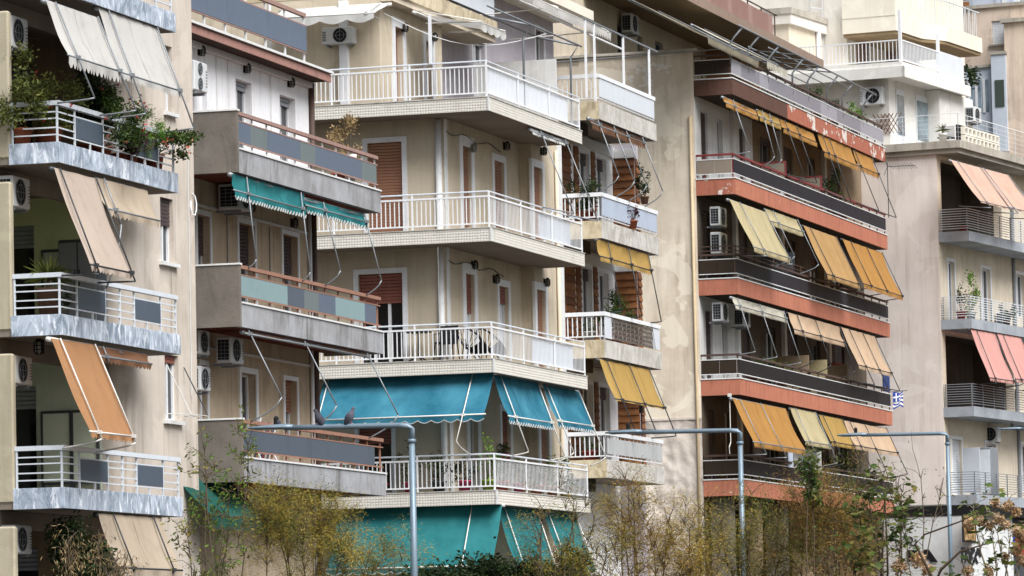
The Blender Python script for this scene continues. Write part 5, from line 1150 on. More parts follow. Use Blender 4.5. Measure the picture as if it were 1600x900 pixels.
# ground floor shop below: white wall, dark band, lettering, poster
zs = F5.at(1480, 806, x=0).z
MB().box(-.02, 9.5, -.0, 9, zs, Z5[0]-.345).build('canopy_band', 'black', B5)
MB().box(-.001, 4.3, Y5-.9, 9, 0, zs-.001).build('shop_wall', 'shop_white', B5); MB().box(4.31, X5, Y5-.6, 9, 0, zs-.001).build('shop_wall', 'grey_dark', B5)
def lettering(F, txt, px, py, hpx, label, axis, c, matn='sign_black', bold=.0, sx=1.0):
    cu = bpy.data.curves.new('lettering', 'FONT'); cu.body = txt; cu.extrude = .012; cu.offset = bold; cu.materials.append(mat(matn))
    p = F.at(px, py, **{axis: c}); q = F.at(px, py-hpx, **{axis: c}); cu.size = abs(q.z-p.z)/.72
    tmp = bpy.data.objects.new('lettering', cu); COL.objects.link(tmp)
    bpy.context.view_layer.update(); dg = bpy.context.evaluated_depsgraph_get(); me = bpy.data.meshes.new_from_object(tmp.evaluated_get(dg)); bpy.data.objects.remove(tmp)
    if not me.materials: me.materials.append(mat(matn))
    o = bpy.data.objects.new('shop_lettering', me); COL.objects.link(o)
    r = Matrix.Rotation(math.pi/2, 4, 'X') if axis == 'y' else Matrix.Rotation(-math.pi/2, 4, 'Z') @ Matrix.Rotation(math.pi/2, 4, 'X')
    o.matrix_world = F.M @ Matrix.Translation(p + Vector((0, -.02, 0) if axis == 'y' else (-.03, 0, 0))) @ r @ Matrix.Diagonal((sx, 1, 1, 1))
    o['label'] = label; o['category'] = 'lettering'; ALLROOTS.append(o); return o
lettering(F5, 'FABA', 1501, 868, 13, 'upright black lettering on the shop wall, upper line under the poster', 'y', Y5-.91, bold=.02, sx=2.2)
lettering(F5, 'FABA', 1501, 879, 11, 'smaller second line of black lettering under the poster', 'y', Y5-.91, bold=.015, sx=2.2)
lettering(F5, 'BA', 1419, 877, 16, 'big black letters on the white shop wall behind the branches', 'x', -.001, bold=.05, sx=1.6)
t = thing(F5, 'scroll_mark', 'black curled scroll emblem on the white shop wall', 'emblem', (-.02, 2.1, 3))
p = F5.at(1422, 845, x=-.02)
MB().tube([(-.02, p.y + .16*math.cos(a*.5)*(1-a/14), p.z + .16*math.sin(a*.5)*(1-a/14)) for a in range(13)], .025, 5).build('curl', 'sign_black', t); MB().tube([(-.02, p.y-.1+.16*math.cos(a*.5+2)*(1-a/14), p.z-.08+.12*math.sin(a*.5+2)*(1-a/14)) for a in range(10)], .02, 5).build('curl', 'sign_black', t)
p, q = F5.at(1503, 803, y=Y5-.92), F5.at(1524, 848, y=Y5-.92)
t = thing(F5, 'poster', 'framed sepia poster on the white shop wall', 'poster', (p.x, Y5-.93, q.z)); MB().bev(p.x, q.x, Y5-.95, Y5-.9, q.z, p.z, .01).build('frame', 'sign_black', t); MB().box(p.x+.1, q.x-.1, Y5-.958, Y5-.951, q.z+.06, p.z-.06).build('print', 'poster_tan', t)
t = thing(F5, 'shop_sign', 'red and blue shop sign beside the poster at far right', 'sign', (5, .3, 3.4))
p, q = F5.at(1538, 838, y=.45), F5.at(1600, 868, y=.45)
MB().bev(p.x, q.x+2, .42, .49, q.z, p.z, .02).build('board', 'shop_red', t); MB().bev(F5.at(1566, 840, y=.4).x, F5.at(1585, 840, y=.4).x, .37, .419, F5.at(1566, 852, y=.4).z, F5.at(1566, 830, y=.4).z, .01).build('blue_field', 'shop_blue', t)
# penthouse
c = F5.at(1390, 190, x=1.2); yw = c.y
hp = [pxhole(F5, 'y', yw, 1399, 1412, 162, 220), pxhole(F5, 'y', yw, 1430, 1455, 168, 230)]
hp2 = [pxhole(F5, 'x', 1.2, 1290, 1312, 155, 190)]
zt = F5.at(1410, 118, x=.6).z; cs = F5.at(1410, 118, x=.6)
xq = F5.at(1500, 180, y=yw).x; xr5 = F5.at(1513, 151, y=cs.y).x
w = MB(); wall(w, 'y', yw, 1.2, xq, 19.6, zt+.02, []); w.build('penthouse_wall', 'white_pent', B5)
w = MB(); wall(w, 'x', 1.2, yw, 12, 19.6, zt+.02, hp2); w.build('penthouse_wall', 'white_pent', B5); window(B5, 'x', 1.2, hp2[0], pane='glass_light')
for h in hp: pd = MB().box(h[0], h[1], yw-.05, yw-.002, 19.7, 21.8).build('penthouse_door', 'shutter_white', B5); MB().box(h[0]+.05, h[1]-.05, yw-.06, yw-.051, 20.2, 21.6).build('pane', 'glass_light', pd)
MB().box(F5.at(1448, 200, y=yw).x, xq, yw-.5, yw-.003, 19.6, zt-.02).build('penthouse_wing', 'white_pent', B5)
ps = MB().box(.6, xr5-.1, cs.y, 12, zt, zt+.28).build('penthouse_roof', 'white_wall', B5)
MB().box(.5, xr5, cs.y-.1, cs.y-.002, zt-.05, zt+.33).build('roof_rim', 'white_pent', ps); MB().box(.5, .598, cs.y-.1, 12, zt-.05, zt+.33).build('roof_rim', 'white_pent', ps)
bl5 = MB().box(-.012, .012, -.012, .012, 0, .72).mesh('baluster', 'white_metal')
ye = 9
for i in range(42): inst('baluster', bl5, ps, (.75, cs.y+.1+i*.14, zt+.55))
for i in range(36):
    if .75+.14*i < xr5-1.5: inst('baluster', bl5, ps, (.75+.14*i, cs.y+.08, zt+.55))
for h in (.58, 1.27): MB().box(.73, .78, cs.y+.08, cs.y+6, zt+h-.02, zt+h+.02).build('rail', 'white_metal', ps); MB().box(.73, min(8.5, xr5-.2), cs.y+.06, cs.y+.1, zt+h-.02, zt+h+.02).build('rail', 'white_metal', ps)
MB().box(.6, xr5-.3, cs.y+.02, cs.y+.2, zt+.281, zt+.5).build('upstand', 'white_pent', ps); MB().box(.6, .8, cs.y+.201, 12, zt+.281, zt+.5).build('upstand', 'white_pent', ps)
for i in range(5): MB().bev(xr5-2.9+i*.52, xr5-2.4+i*.52, cs.y+.03, cs.y+.05, zt+.5, zt+1.3, .004).build('panel', 'sheet_white', ps)
MB().box(.7, .8, cs.y+.05, cs.y+.15, zt+.5, zt+2.3).build('post', 'white_metal', ps); MB().box(4.6, 4.7, cs.y+.05, cs.y+.15, zt+.5, zt+1.9).build('post', 'white_metal', ps)
p = F5.at(1343, 165, x=.85); ac_unit(F5, .85, p.y-.85, p.z, .85, 'large white air conditioner on the penthouse flank', 'x', .34, .62)
p = F5.at(1497, 183, y=yw-.8); ac_unit(F5, xq-.9, yw-.85, p.z, .8, 'white air conditioner at the penthouse right corner', 'y', .34, .55)
tt = thing(F5, 'trellis', 'brown diamond trellis on the penthouse wall', 'trellis', (1.15, yw+.6, 19.7))
p = F5.at(1360, 195, x=1.15)
for i in range(5):
    for s_ in (-1, 1): MB().tube([(1.15, p.y-.1-.15*i, p.z-.35 if s_ > 0 else p.z+.35), (1.15, p.y-.1-.15*i-.45, p.z+.35 if s_ > 0 else p.z-.35)], .016, 4).build('slat', 'wood_tile3', tt)
# wire rail round the roof terrace
n = 9
tw = thing(F5, 'terrace_railing', 'thin white wire railing round the penthouse terrace', 'railing', (-.1, .25, 19.62))
for i in range(6): h = 19.75 + i*.16; MB().tube([(-.1, 6, h), (-.1, .25, h), (11.5, .25, h)], .005 if i < 5 else .014, 4).build('wire', 'white_metal', tw)
for i in range(12): MB().tube([(-.1+i*1.02, .25, 19.62), (-.1+i*1.02, .25, 20.55)], .01, 4).build('post', 'rail_blue_white', tw)
for i in range(6): MB().tube([(-.1, .25+i*1.0, 19.62), (-.1, .25+i*1.0, 20.55)], .01, 4).build('post', 'rail_blue_white', tw)
t = thing(F5, 'breeze_block_screen', 'white concrete breeze block screen wall on the roof terrace', 'screen wall', (7, 1.5, 19.6))
x0 = F5.at(1508, 222, y=1.6).x
MB().box(x0-.1, x0+4, 1.8, 1.9, 19.62, 20.7).build('opening_shade', 'black', t)  # black sheet added behind the blocks for the shade in their openings
for i in range(9):
    for j in range(3):
        x, zz = x0 + i*.42, 19.75 + j*.3
        sq = MB()
        for a, b, c_, d in ((0, .4, 0, .05), (0, .4, .23, .28), (0, .06, .051, .229), (.34, .4, .051, .229)): sq.box(x+a, x+b, 1.6, 1.75, zz+c_, zz+d)
        sq.build('breeze_block', 'cream_pale', t)
t = thing(F5, 'garden_chair', 'small garden chair and table on the penthouse terrace', 'chair', (2.6, 1.6, 19.62))
MB().bev(2.4, 2.9, 1.4, 1.9, 20.02, 20.07, .01).build('seat', 'rattan', t); MB().bev(2.88, 2.92, 1.4, 1.9, 20.08, 20.5, .01).build('backrest', 'cloth_white', t)
for a in (2.42, 2.86):
    for b in (1.42, 1.86): MB().tube([(a, b, 19.62), (a, b, 20.02)], .015, 4).build('leg', 'rail_blue_white', t)
pot(F5, 1.9, 1.5, 19.62, .15, .5, 'spiky succulent in white pot on the penthouse terrace', 'pot_white', 'leaf_olive', (.3, .3, .3), 40, style='spiky')
# ================================================================== buildings behind
BG = thing(F5, 'apartment_building', 'tall cream block behind with a curved white balcony', 'building', (0, 0, 0))
w = MB(); a = F5.at(1322, 40, x=7).y; wall(w, 'x', 7, a, 30, 15, 34, [pxhole(F5, 'x', 7, 1106, 1113, 2, 20)]); w.build('side_wall', 'plaster_back', BG)
window(BG, 'x', 7, pxhole(F5, 'x', 7, 1106, 1113, 2, 20), pane='glass', leaves=2)
w = MB(); wall(w, 'y', a, 7, 20, 15, 34, [(8, 9.6, 23.4, 25.4), (11, 12.5, 23.4, 25.4), (8, 9.6, 26.8, 29)]); w.build('front_wall', 'cream_pale', BG)
for h in ((8, 9.6, 23.4, 25.4), (11, 12.5, 23.4, 25.4), (8, 9.6, 26.8, 29)): window(BG, 'y', a, h, pane='sheet_red' if h[2] < 25 else 'glass_light', shutter=.0)
p0 = F5.at(1400, 47, x=6.6); zc = p0.z; yc = p0.y
pl_ = [(6.6, yc), (9.2, yc)] + [(9.2+1.5*t_/8, yc + .55*(.5-.5*math.cos(math.pi*t_/8))*-1) for t_ in range(1, 9)] + [(14.5, yc-.55), (14.5, a-.003), (6.6, a-.003)]
cb = MB().prism(pl_, zc, zc+.55).build('curved_balcony', 'cream_pale', BG)
pl2 = [(x+.05 if x < 7 else x-.05, y+.05 if y < a-.1 else y-.02) for x, y in pl_]; MB().prism(pl2, zc-.12, zc-.001).build('soffit_step', 'soffit_tan', cb)
MB().box(6.58, 6.64, yc+.01, a-.01, zc+.551, zc+1.5).build('solid_parapet', 'cream_pale', cb)
for i in range(24):
    x = 9.0 + i*.22; y_ = yc if x < 9.2 else yc - .55*(.5-.5*math.cos(math.pi*min(1, (x-9.2)/1.5)))
    MB().tube([(x, y_+.06, zc+.55), (x+rnd(-.12, .12), y_+.06, zc+1.5)], .012, 4).build('rail_bar', 'rail_blue_white', cb)
MB().tube([(x, (yc if x < 9.2 else yc - .55*(.5-.5*math.cos(math.pi*min(1, (x-9.2)/1.5))))+.06, zc+1.5) for x in [6.6+.3*i for i in range(27)]], .025, 5).build('top_rail', 'rail_blue_white', cb)
MB().box(6.62, 9, yc-.0, yc+.05, zc+.551, zc+1.45).build('solid_parapet', 'cream_pale', cb)
BL = thing(F5, 'roof_house', 'low cream roof house with a grey cornice in front of the tall cream block', 'building', (0, 0, 0))
p0 = F5.at(1232, 35, x=3.5); z9 = F5.at(1232, 22, x=3.5).z
MB().box(3.5, 6.9, p0.y, 14, 17, z9-.35).build('wall', 'plaster_cream', BL); MB().box(3.35, 6.95, p0.y-.15, 14, z9-.349, z9).build('cornice', 'plaster_back', BL); MB().box(3.3, 6.96, p0.y-.2, 14, z9+.001, z9+.22).build('parapet', 'concrete_roof', BL)
MB().tube([(6.2, p0.y-.1, 17), (6.2, p0.y-.1, z9-.3)], .09, 8).build('drain_pipe', 'white_metal', BL)
ld = thing(F5, 'ladder', 'thin caged wall ladder on the tall cream block', 'ladder', (6.9, 7, 20)); pa = F5.at(1268, 60, x=6.9)
for d in (0, .45): MB().tube([(6.9, pa.y-d, pa.z-1.6), (6.9, pa.y-d, pa.z+1.6)], .015, 4).build('stile', 'rail_blue_white', ld)
for i in range(10): MB().tube([(6.9, pa.y, pa.z-1.5+.32*i), (6.9, pa.y-.45, pa.z-1.5+.32*i)], .012, 4).build('rung', 'rail_blue_white', ld); MB().tube([(6.9, pa.y, pa.z-1.5+.32*i), (6.4, pa.y-.2, pa.z-1.5+.32*i), (6.9, pa.y-.45, pa.z-1.5+.32*i)], .01, 4).build('cage_hoop', 'rail_blue_white', ld)
BT = thing(F5, 'apartment_building', 'weathered tan block with white enclosed balcony at upper right', 'building', (0, 0, 0))
yl = F5.at(1488, 60, x=24).y; hw = [pxhole(F5, 'x', 24, 1549, 1573, 33, 70)]
zT = F5.at(1550, 12, x=24).z
w = MB(); wall(w, 'x', 24, -6, yl, 8, zT, hw); w.build('wall', 'plaster_old', BT); window(BT, 'x', 24, hw[0], pane='shutter_white', shutter=1.0, shut='shutter_white', sill='concrete_roof')
w = MB(); w.quad((24, -6, 8), (24, -6, zT), (32, -6, zT), (32, -6, 8)); w.quad((24, yl, 8), (32, yl, 8), (32, yl, zT), (24, yl, zT)); w.quad((24, -6, zT), (24, yl, zT), (32, yl, zT), (32, -6, zT)); w.build('wall', 'plaster_old', BT)
MB().box(23.9, 24.2, -6, yl+.1, zT+.001, zT+.14).build('coping', 'concrete_roof', BT)
y1, y2 = F5.at(1503, 100, x=23.2).y, F5.at(1550, 100, x=23.2).y; za, zb_ = F5.at(1520, 205, x=23.2).z, F5.at(1520, 107, x=23.2).z
MB().box(23.2, 23.99, y2, y1, za-1.5, zb_).build('enclosed_balcony', 'enclosure_blue', BT)
for i in range(3): g0 = y1 - .25 - i*(y1-y2-.3)/3; e_ = MB().box(23.17, 23.199, g0-(y1-y2-.3)/3+.12, g0, za+.75, za+2.0).build('window', 'glass_light', BT); MB().box(23.15, 23.169, g0-.06, g0+.04, za+.7, za+2.05).build('frame', 'white_frame', e_)
MB().box(23.1, 23.99, y2-.05, y1+.1, zb_+.001, zb_+.1).build('slab', 'concrete_roof', BT)
y3 = F5.at(1571, 100, x=22.9).y; zc_ = F5.at(1560, 85, x=22.9).z
MB().box(22.9, 23.98, y3, y2-.06, za-.9, zc_).build('enclosed_balcony', 'enclosure_blue', BT); e_ = MB().box(22.87, 22.899, y3+.08, y2-.2, F5.at(1560, 167, x=22.9).z, F5.at(1560, 125, x=22.9).z).build('window', 'leaf_dark_panel' if 'leaf_dark_panel' in MATS else 'panel_greygreen', BT, label='dark green blind')
MB().box(22.85, 23.98, y3-.05, y2-.05, zc_+.001, zc_+.12).build('slab', 'concrete_roof', BT); MB().box(22.85, 23.98, y3-.05, y2-.05, za-1.15, za-.901).build('slab', 'concrete_roof', BT)
BN = thing(F5, 'apartment_building', 'bare tan block at the right edge in front of the enclosed balcony', 'building', (0, 0, 0))
yn = F5.at(1571, 130, x=23.0).y; zn = F5.at(1585, 35, x=23.0).z
MB().box(23.0, 23.95, -8, yn, 8, zn).build('wall', 'plaster_old', BN); MB().box(22.85, 23.97, -8, yn+.1, zn+.001, zn+.16).build('coping', 'concrete_roof', BN)
# roof things above the tan block
t = thing(F5, 'roof_shed', 'blue-grey corrugated roof shed on the tan block', 'shed', (25, 1, zT)); MB().box(25, 27, F5.at(1565, 5, x=25).y, F5.at(1520, 5, x=25).y, zT, zT+2.2).build('wall', 'sheet_blue', t)
ra = F5.at(1555, 5, x=25).y
for i in range(14): MB().box(24.95, 24.99, ra-.2-i*.28, ra-i*.28-.02, zT+.3, zT+2.0).build('corrugated_sheet', 'sheet_white' if i % 2 else 'sheet_blue', t)
t = thing(F5, 'roof_fence', 'wooden slat fence on the roof of the tan block', 'fence', (24.4, 5, zT))
fa, fb = F5.at(1492, 5, x=24.3).y, F5.at(1514, 5, x=24.3).y
for i in range(6): MB().box(24.3, 24.33, fb, fa, zT+.2+.22*i, zT+.36+.22*i).build('slat', 'wood_tile2', t)
# shrub on the roof between
sh = thing(F5, 'roof_shrub', 'dark green shrub growing on the roof edge behind the white panels', 'shrub', (9.5, 3, 22))
p = F5.at(1500, 128, x=9); m_ = MB(); leaves(m_, (9, p.y, p.z+.2), (.7, .6, .7), 900, .14, .6, clump=12); m_.build('foliage', 'leaf_dark', sh); MB().tube([(9, p.y, p.z-1.6), (9, p.y, p.z)], .05, 6).build('stem', 'twig', sh)
# ================================================================== street: ground, road, pavement, lamps, birds
def gz(Y): return max(0.0, .024*(Y-72))
g = MB(); ys = [-200, 72, 120, 180, 300, 900]
for a, b in zip(ys, ys[1:]): g.quad((-600, a, gz(a)-.02), (600, a, gz(a)-.02), (600, b, min(gz(b), 6)-.02), (-600, b, min(gz(b), 6)-.02))
structure(WORLD, 'ground', g, 'earth')
FS = Frame(-1.55, 75.0, 73.3)     # lamp line: x along the street, y towards the houses
def sheet(y0, y1, dz):
    m_ = MB(); xs = [-60+10*i for i in range(22)]
    def P(x, y): X, Y = FS.X + FS.c*x - FS.s*y, FS.Y + FS.s*x + FS.c*y; return (x, y, gz(Y)+dz)
    for a, b in zip(xs, xs[1:]): m_.quad(P(a, y0), P(b, y0), P(b, y1), P(a, y1))
    return m_, P, xs
m_, P, xs = sheet(.9, 6.4, .0); structure(FS, 'road', m_, 'asphalt')
m_, P, xs = sheet(6.4, 20, .13)
for a, b in zip(xs, xs[1:]): p, q = P(a, 6.4), P(b, 6.4); m_.quad((p[0], p[1], p[2]-.15), (q[0], q[1], q[2]-.15), q, p)
structure(FS, 'pavement', m_, 'paving')
def lamp_post(px, py, Y, label, arm=2.45):
    d = fw + RT*((px-800)/FPX) - UP*((py-450)/FPX); k = Y/d.y; top = Vector((d.x*k, Y, EYE + d.z*k))
    F = Frame(top.x, top.y, 73.3); z0 = gz(Y); z1 = top.z
    t = thing(F, 'street_lamp', label, 'street lamp', (0, 0, z0), 'street lamps along the road')
    MB().tube([(0, 0, z0), (0, 0, z0+1.2)], .09, 14).build('base', 'pole_grey', t, True)
    MB().tube([(0, 0, z0+1.2), (0, 0, z1-.25)], .058, 14, .048).build('pole', 'pole_grey', t, True)
    MB().lathe((0, 0, z1-.28), [(.054, 0), (.068, .01), (.068, .05), (.056, .06)], 14).build('collar', 'pole_grey', t, True)
    MB().tube([(0, 0, z1-.24), (0, 0, z1-.06), (0, .05, z1-.01), (0, .2, z1), (0, arm*.6, z1+.02), (0, arm*.86, z1+.03)], .05, 12, .042).build('arm', 'pole_grey', t, True)
    h = MB(); n = 10; b = len(h.v); y0 = arm*.8
    prof = [(0, .05, .045), (.12, .07, .06), (.3, .13, .055), (.5, .15, .045), (.66, .12, .035), (.74, .05, .02)]
    for dy, wx, hz in prof:
        for k in range(n):
            a = 2*math.pi*k/n; h.v.append((wx*math.cos(a), y0+dy, z1+.035+hz*math.sin(a)*(1 if math.sin(a) > 0 else .5)))
    for i in range(len(prof)-1):
        for k in range(n): j = (k+1) % n; h.f.append((i*n+k, i*n+j, i*n+n+j, i*n+n+k))
    h.f += [tuple(range(n-1, -1, -1)), tuple((len(prof)-1)*n+k for k in range(n))]
    hd = h.build('lamp_head', 'pole_grey', t, True)
    MB().box(-.09, .09, y0+.3, y0+.62, z1+.005, z1+.018).build('led_window', 'lamp_glass', hd)
    MB().lathe((0, y0+.28, z1+.09), [(.04, 0), (.042, .1), (.02, .13)], 10).build('photocell', 'black', hd)
    return t, F, z1
LP, FL1, zl1 = lamp_post(643, 664, 75, 'grey street lamp nearest the camera with pigeons on its arm')
lamp_post(1156, 672, 93, 'grey street lamp in front of the terracotta block corner')
lamp_post(1480, 677, 115, 'grey street lamp in front of the white shop wall')
lamp_post(1700, 668, 140, 'farthest street lamp, only its head showing at the right edge')
def loft(mb, pts, rad, n=10, flat=1.0):
    b = len(mb.v); pts = [Vector(p) for p in pts]
    for i, p in enumerate(pts):
        d = (pts[min(i+1, len(pts)-1)] - pts[max(i-1, 0)]).normalized(); a = Vector((1, 0, 0)); a = (a - d*a.dot(d)).normalized(); c = d.cross(a)
        for k in range(n): t_ = 2*math.pi*k/n; mb.v.append(tuple(p + a*rad[i]*math.cos(t_)*flat + c*rad[i]*math.sin(t_)))
    for i in range(len(pts)-1):
        for k in range(n): j = (k+1) % n; mb.f.append((b+i*n+k, b+i*n+j, b+i*n+n+j, b+i*n+n+k))
    mb.f += [tuple(b+k for k in range(n-1, -1, -1)), tuple(b+(len(pts)-1)*n+k for k in range(n))]
def bird(px, label, s=1.0, m_='pigeon', facing=1, up_=1.0):
    p = FL1.at(px, 655, x=0); y, z = p.y, zl1+.075
    t = thing(FL1, 'pigeon' if s > .7 else 'sparrow', label, 'bird', (0, y, z), 'birds on the lamp arm')
    q = lambda a, b: (0, y + a*s*facing, z + b*s)
    m1 = MB(); loft(m1, [q(-.115, -.10), q(-.10, -.05), q(-.07, .02), q(-.035, .085), q(.005, .15), q(.03, .2), q(.038, .228), q(.05, .255), q(.068, .262), q(.082, .256)], [x*s for x in (.014, .03, .062, .082, .07, .042, .033, .035, .028, .01)], 12, .95); m1.build('body', m_, t, True)
    MB().tube([q(.08, .256), q(.108, .243)], .007*s, 5, .002*s).build('beak', 'grey_dark', t)
    for a in (-.025, .025): MB().tube([(a*s, y+.0*facing, z+.06*s), (a*s, y+.012*facing, z-.022)], .006*s, 5).build('leg', 'shutter_red', t)
    for a in (-1, 1):
        w = MB(); loft(w, [(a*.066*s, y+.0*s*facing, z+.15*s), (a*.074*s, y-.035*s*facing, z+.08*s), (a*.05*s, y-.085*s*facing, z-.01*s), (a*.02*s, y-.115*s*facing, z-.09*s)], [x*s for x in (.03, .05, .035, .008)], 8, .25); w.build('wing', 'pigeon_dark', t, True)
    for a in (-1, 1): MB().lathe((a*.028*s, y+.058*s*facing, z+.264*s), [(.004*s, -.003*s), (.006*s, 0), (.004*s, .003*s)], 6).build('eye', 'black', t)
bird(548, 'grey pigeon perched upright near the lamp pole', .85, 'pigeon', -1)
bird(497, 'darker grey pigeon perched at the middle of the lamp arm', .82, 'pigeon_dark', 1)
bird(434, 'tiny dark sparrow at the tip of the lamp head', .45, 'pigeon_dark', 1)
# ================================================================== shrubs and small trees between lamps and houses
def pt(px, py, Y):
    d = fw + RT*((px-800)/FPX) - UP*((py-450)/FPX); k = Y/d.y; return Vector((d.x*k, Y, EYE + d.z*k))
def shrub(label, base_px, Y, blobs, leafm, stems=4, lf=(.06, .22), per=90, tips=70, name='shrub', cat='shrub', twigm='twig', dens=.9, droop=0.0, bare=0, trunk=.05, sub=None, fan=.27):
    """blobs: (px, py, rx px, ry px) crown lobes; each twig tip in a lobe grows from the nearest lower stem point"""
    g0 = pt(base_px, 880, Y); base = Vector((g0.x, Y, gz(Y)))
    F = Frame(base.x, base.y, 0); t = thing(F, name, label, cat, (0, 0, base.z), 'shrubs along the road')
    wood_, lv, lv2 = MB(), MB(), MB(); sc = Y/FPX; pool = []
    L = lambda p: Vector((p.x-base.x, p.y-base.y, p.z))
    for i in range(stems):
        bl = blobs[i % len(blobs)]; c = L(pt(bl[0] + rnd(-.4, .4)*bl[2], bl[1] + rnd(-.5, .2)*bl[3], Y)); c.y = rnd(-.5, .5)*bl[2]*sc
        p = Vector((rnd(-.15, .15), rnd(-.15, .15), base.z)); n = 12; pts = []
        bend = Vector((rnd(-.2, .2), rnd(-.2, .2), 0))
        for k in range(n+1):
            s_ = k/n; q = p.lerp(c, s_) + bend*math.sin(math.pi*s_) + Vector((rnd(-.03, .03), rnd(-.03, .03), 0)); pts.append(q); 
            if s_ > .35: pool.append(q)
        wood_.tube(pts, trunk*.8, 6, .007)
    for bl in blobs:
        nt = int(tips * dens * (bl[4] if len(bl) > 4 else 1))
        for _ in range(nt):
            v = Vector((random.gauss(0, .58), random.gauss(0, .5), random.gauss(0, .55)))
            tip = L(pt(bl[0] + v.x*bl[2], bl[1] - v.z*bl[3], Y)); tip.y = v.y*min(bl[2], 60)*sc
            near = min(pool, key=lambda q: (q-tip).length + (1.5 if q.z > tip.z - .05 else 0))
            mid = near.lerp(tip, .5) + Vector((rnd(-.08, .08), rnd(-.08, .08), rnd(.0, .12))); end = tip + Vector((0, 0, -droop))
            pts = [near, near.lerp(mid, .5) + Vector((0, 0, .03)), mid, mid.lerp(tip, .6), end]
            wood_.tube(pts, .0075, 3, .002, cap=False)
            if random.random() < .4: pool.append(mid)
            if bare and random.random() < bare: continue
            dirn = (end - mid).normalized()
            tgt = lv2 if sub and random.random() < .35 else lv
            for k in range(int(per*rnd(.5, 1.3))):
                s_ = rnd(.25, 1.08)
                q = (pts[2].lerp(end, (s_-.25)/.75) if s_ > .4 else near.lerp(mid, s_*2)) + Vector((random.gauss(0, fan*.35), random.gauss(0, fan*.35), random.gauss(0, fan*.35) - droop*rnd(0, .4)))
                leaf(tgt, q, lf[0]*rnd(.6, 1.3), lf[1], (dirn + Vector((random.gauss(0, .6), random.gauss(0, .6), random.gauss(-.1-3*droop, .5)))).normalized())
    wood_.build('trunk', twigm, t); lv.build('crown', leafm, t)
    if sub: lv2.build('crown', sub, t)
    return t
def leaf_(mb, p, s, aspect, droop):
    d = Vector((random.gauss(0, 1), random.gauss(0, 1), random.gauss(-.2-3*droop, .7))).normalized(); leaf(mb, p, s, aspect, d)
def lobed(mb, p, s):
    """a lobed plane-like leaf: five points"""
    d = Vector((random.gauss(0, 1), random.gauss(-1, .6), random.gauss(-.3, .7))).normalized(); w = d.cross(Vector((random.gauss(0, .4), random.gauss(0, .4), 1))).normalized()
    b = len(mb.v); prof = [(0, 0), (.15, .5), (.42, .28), (.62, .52), (.68, .2), (1, 0), (.68, -.2), (.62, -.52), (.42, -.28), (.15, -.5)]
    n_ = d.cross(w)
    mb.v += [tuple(p + d*s*a + w*s*c + n_*s*.12*abs(c)) for a, c in prof]; mb.f.append(tuple(range(b, b+10)))
G = 'leaf_gold'
shrub('dark evergreen bush in the shade under the lowest marble balcony', 140, 84, [(105, 850, 22, 30), (140, 875, 18, 20), (120, 920, 45, 25)], 'leaf_dark', 5, (.1, .5), 60, 45)
shrub('dry brown shrub with hanging pods at lower left', 135, 79, [(105, 865, 25, 30), (145, 858, 35, 30), (185, 880, 22, 20), (130, 920, 50, 25)], 'leaf_dry', 5, (.1, .15), 10, 26, droop=.14)
shrub('tall thin shrub with sparse yellow-green leaves before the dark green awning', 335, 77, [(325, 720, 25, 60, .4), (300, 800, 30, 60, .9), (350, 830, 45, 60, 1.0), (385, 690, 16, 45, .35), (370, 770, 40, 60, .7), (330, 910, 60, 40, 1.2)], 'leaf_mix', 9, (.08, .34), 11, 52, name='tree', cat='tree', trunk=.022, sub='leaf_bright', fan=.14)
shrub('rounded golden-green feathery shrub left of the first lamp post', 470, 77.5, [(450, 830, 50, 60, 1.3), (505, 800, 45, 35, .8), (520, 860, 60, 55, 1.4), (425, 810, 35, 50, .8), (590, 870, 50, 40, .8), (480, 930, 110, 40, 1.6)], G, 12, (.06, .14), 100, 80, name='tree', cat='tree', sub='leaf_mix', trunk=.035)
shrub('low dark hedge at the foot of the bottom teal awnings', 800, 88, [(760, 900, 40, 18), (830, 898, 40, 18), (890, 892, 30, 22), (690, 905, 50, 14)], 'leaf_dark', 5, (.09, .5), 80, 45)
shrub('open golden shrub with bare twigs in front of the right teal awnings', 880, 78, [(840, 820, 40, 60, .6), (900, 800, 50, 55, .7), (870, 880, 60, 35, 1.2), (935, 860, 50, 50, 1.2), (890, 940, 80, 35, 1.3)], 'leaf_mix', 11, (.06, .14), 56, 72, name='tree', cat='tree', bare=.35, sub=G, trunk=.03)
shrub('broad golden-brown feathery shrub below the white panelled balconies', 1010, 79, [(960, 820, 45, 60, .9), (1010, 850, 55, 55, 1.6), (1060, 840, 50, 60, 1.2), (985, 770, 40, 40, .5), (1080, 885, 45, 30, 1.2), (1020, 940, 110, 40, 2)], G, 12, (.06, .14), 95, 80, name='tree', cat='tree', bare=.15, sub='leaf_rust', trunk=.035)
shrub('tangled olive shrub behind the second lamp post', 1150, 81, [(1115, 850, 45, 55, 1.2), (1165, 830, 45, 60, 1.1), (1215, 850, 45, 60, 1.1), (1180, 890, 80, 30, 1.4), (1170, 940, 100, 35, 1.6)], 'leaf_mix', 11, (.06, .14), 85, 80, name='tree', cat='tree', bare=.25, sub=G, trunk=.03)
shrub('reddish-brown feathery shrub before the terracotta block', 1285, 80, [(1255, 820, 45, 60, 1.1), (1310, 800, 50, 60, 1.1), (1285, 770, 60, 35, .7), (1300, 870, 75, 45, 1.8), (1345, 850, 45, 50, .9), (1300, 940, 110, 35, 1.8)], 'leaf_rust', 12, (.06, .14), 105, 86, name='tree', cat='tree', bare=.15, sub='leaf_mix', trunk=.035)
shrub('green sprig rising above the reddish-brown shrub', 1262, 79, [(1264, 735, 14, 24, .5), (1272, 770, 12, 25, .3)], 'leaf_plane', 2, (.09, .4), 26, 50, trunk=.02, fan=.14)
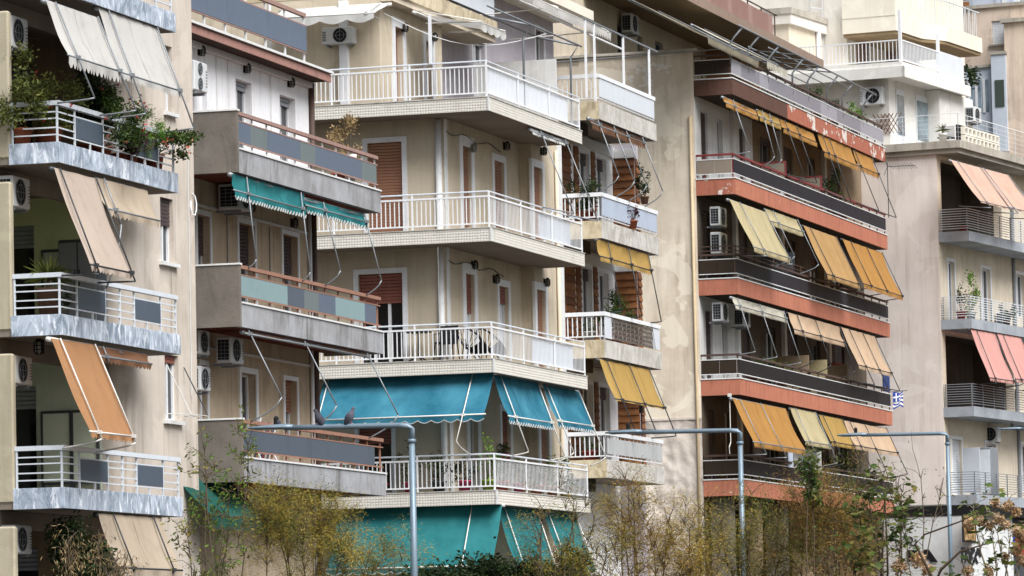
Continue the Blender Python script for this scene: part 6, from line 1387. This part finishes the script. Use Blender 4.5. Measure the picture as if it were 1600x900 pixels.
shrub('bare dark sapling against the pinkish wall', 1428, 84, [(1430, 740, 25, 45, .2), (1465, 770, 25, 50, .2), (1415, 800, 30, 50, .3)], 'leaf_mix', 3, (.06, .4), 3, 50, name='tree', cat='tree', trunk=.022)
def leafy(label, base_px, Y, blobs, n, s, leafm, stems=4, seeds=None, twigm='twig', **k):
    t = shrub(label, base_px, Y, blobs, leafm, stems, (.06, .5), 2, 45, name='tree', cat='tree', twigm=twigm, **k)
    m_ = MB(); sd_ = MB(); o = t.matrix_world.translation
    for bl in blobs:
        for _ in range(int(n*(bl[4] if len(bl) > 4 else 1))):
            v = Vector((random.gauss(0, .5), random.gauss(0, .5), random.gauss(0, .5))); p = pt(bl[0]+v.x*bl[2], bl[1]-v.z*bl[3], Y); lobed(m_, Vector((p.x-o.x, v.y*.6, p.z)), s*rnd(.6, 1.25))
    m_.build('leaf_cluster', leafm, t, kind='stuff')
    if seeds:
        for px, py, r in seeds:
            c = pt(px, py, Y)
            for _ in range(int(28*r)):
                v = Vector((random.gauss(0, 1), random.gauss(0, 1), random.gauss(0, 1))).normalized()*r*Y/FPX*rnd(.2, 1); leaf(sd_, Vector((c.x-o.x, 0, c.z))+v, rnd(.03, .06), .7)
        sd_.build('seed_clusters', 'seed_tan', t, kind='stuff')
    return t
leafy('young tree with lobed green leaves in front of the terracotta block end', 1370, 76, [(1385, 760, 28, 40, .8), (1350, 790, 35, 45, 1), (1400, 830, 40, 50, 1), (1350, 860, 45, 40, 1), (1410, 800, 25, 40, .6), (1380, 930, 70, 40, 1.4)], 75, .125, 'leaf_plane', 7, [(1405, 885, 14), (1435, 875, 14), (1450, 890, 10)])
leafy('drying tree with tan seed clusters at the lower right corner', 1570, 74, [(1545, 830, 40, 40, .4), (1585, 850, 40, 50, .6), (1530, 800, 30, 30, .35), (1500, 890, 50, 20, .4), (1550, 930, 80, 40, 1)], 70, .14, 'leaf_plane', 7,
      [(1513, 820, 9), (1530, 815, 10), (1545, 822, 9), (1560, 812, 11), (1572, 820, 8), (1590, 830, 12), (1598, 845, 9), (1588, 800, 8), (1575, 790, 9), (1555, 785, 8), (1588, 860, 9), (1512, 893, 9), (1598, 875, 10), (1570, 870, 7), (1545, 893, 9)], 'twig_pale')
t = thing(WORLD, 'bare_branch', 'long bare dark branch reaching up across the white shop wall', 'branch', (0, 0, 0))
b0 = [pt(*a, 73) for a in ((1440, 960), (1470, 890), (1500, 862), (1540, 850))]; MB().tube(b0, .03, 6, .01).build('limb', 'bark', t, True)
b1 = [pt(*a, 73) for a in ((1440, 960), (1455, 900), (1430, 850), (1445, 835), (1500, 815), (1530, 800))]; MB().tube(b1, .025, 6, .008).build('limb', 'bark', t, True)
for o in S.objects:
    if '_a' in o: del o['_a']
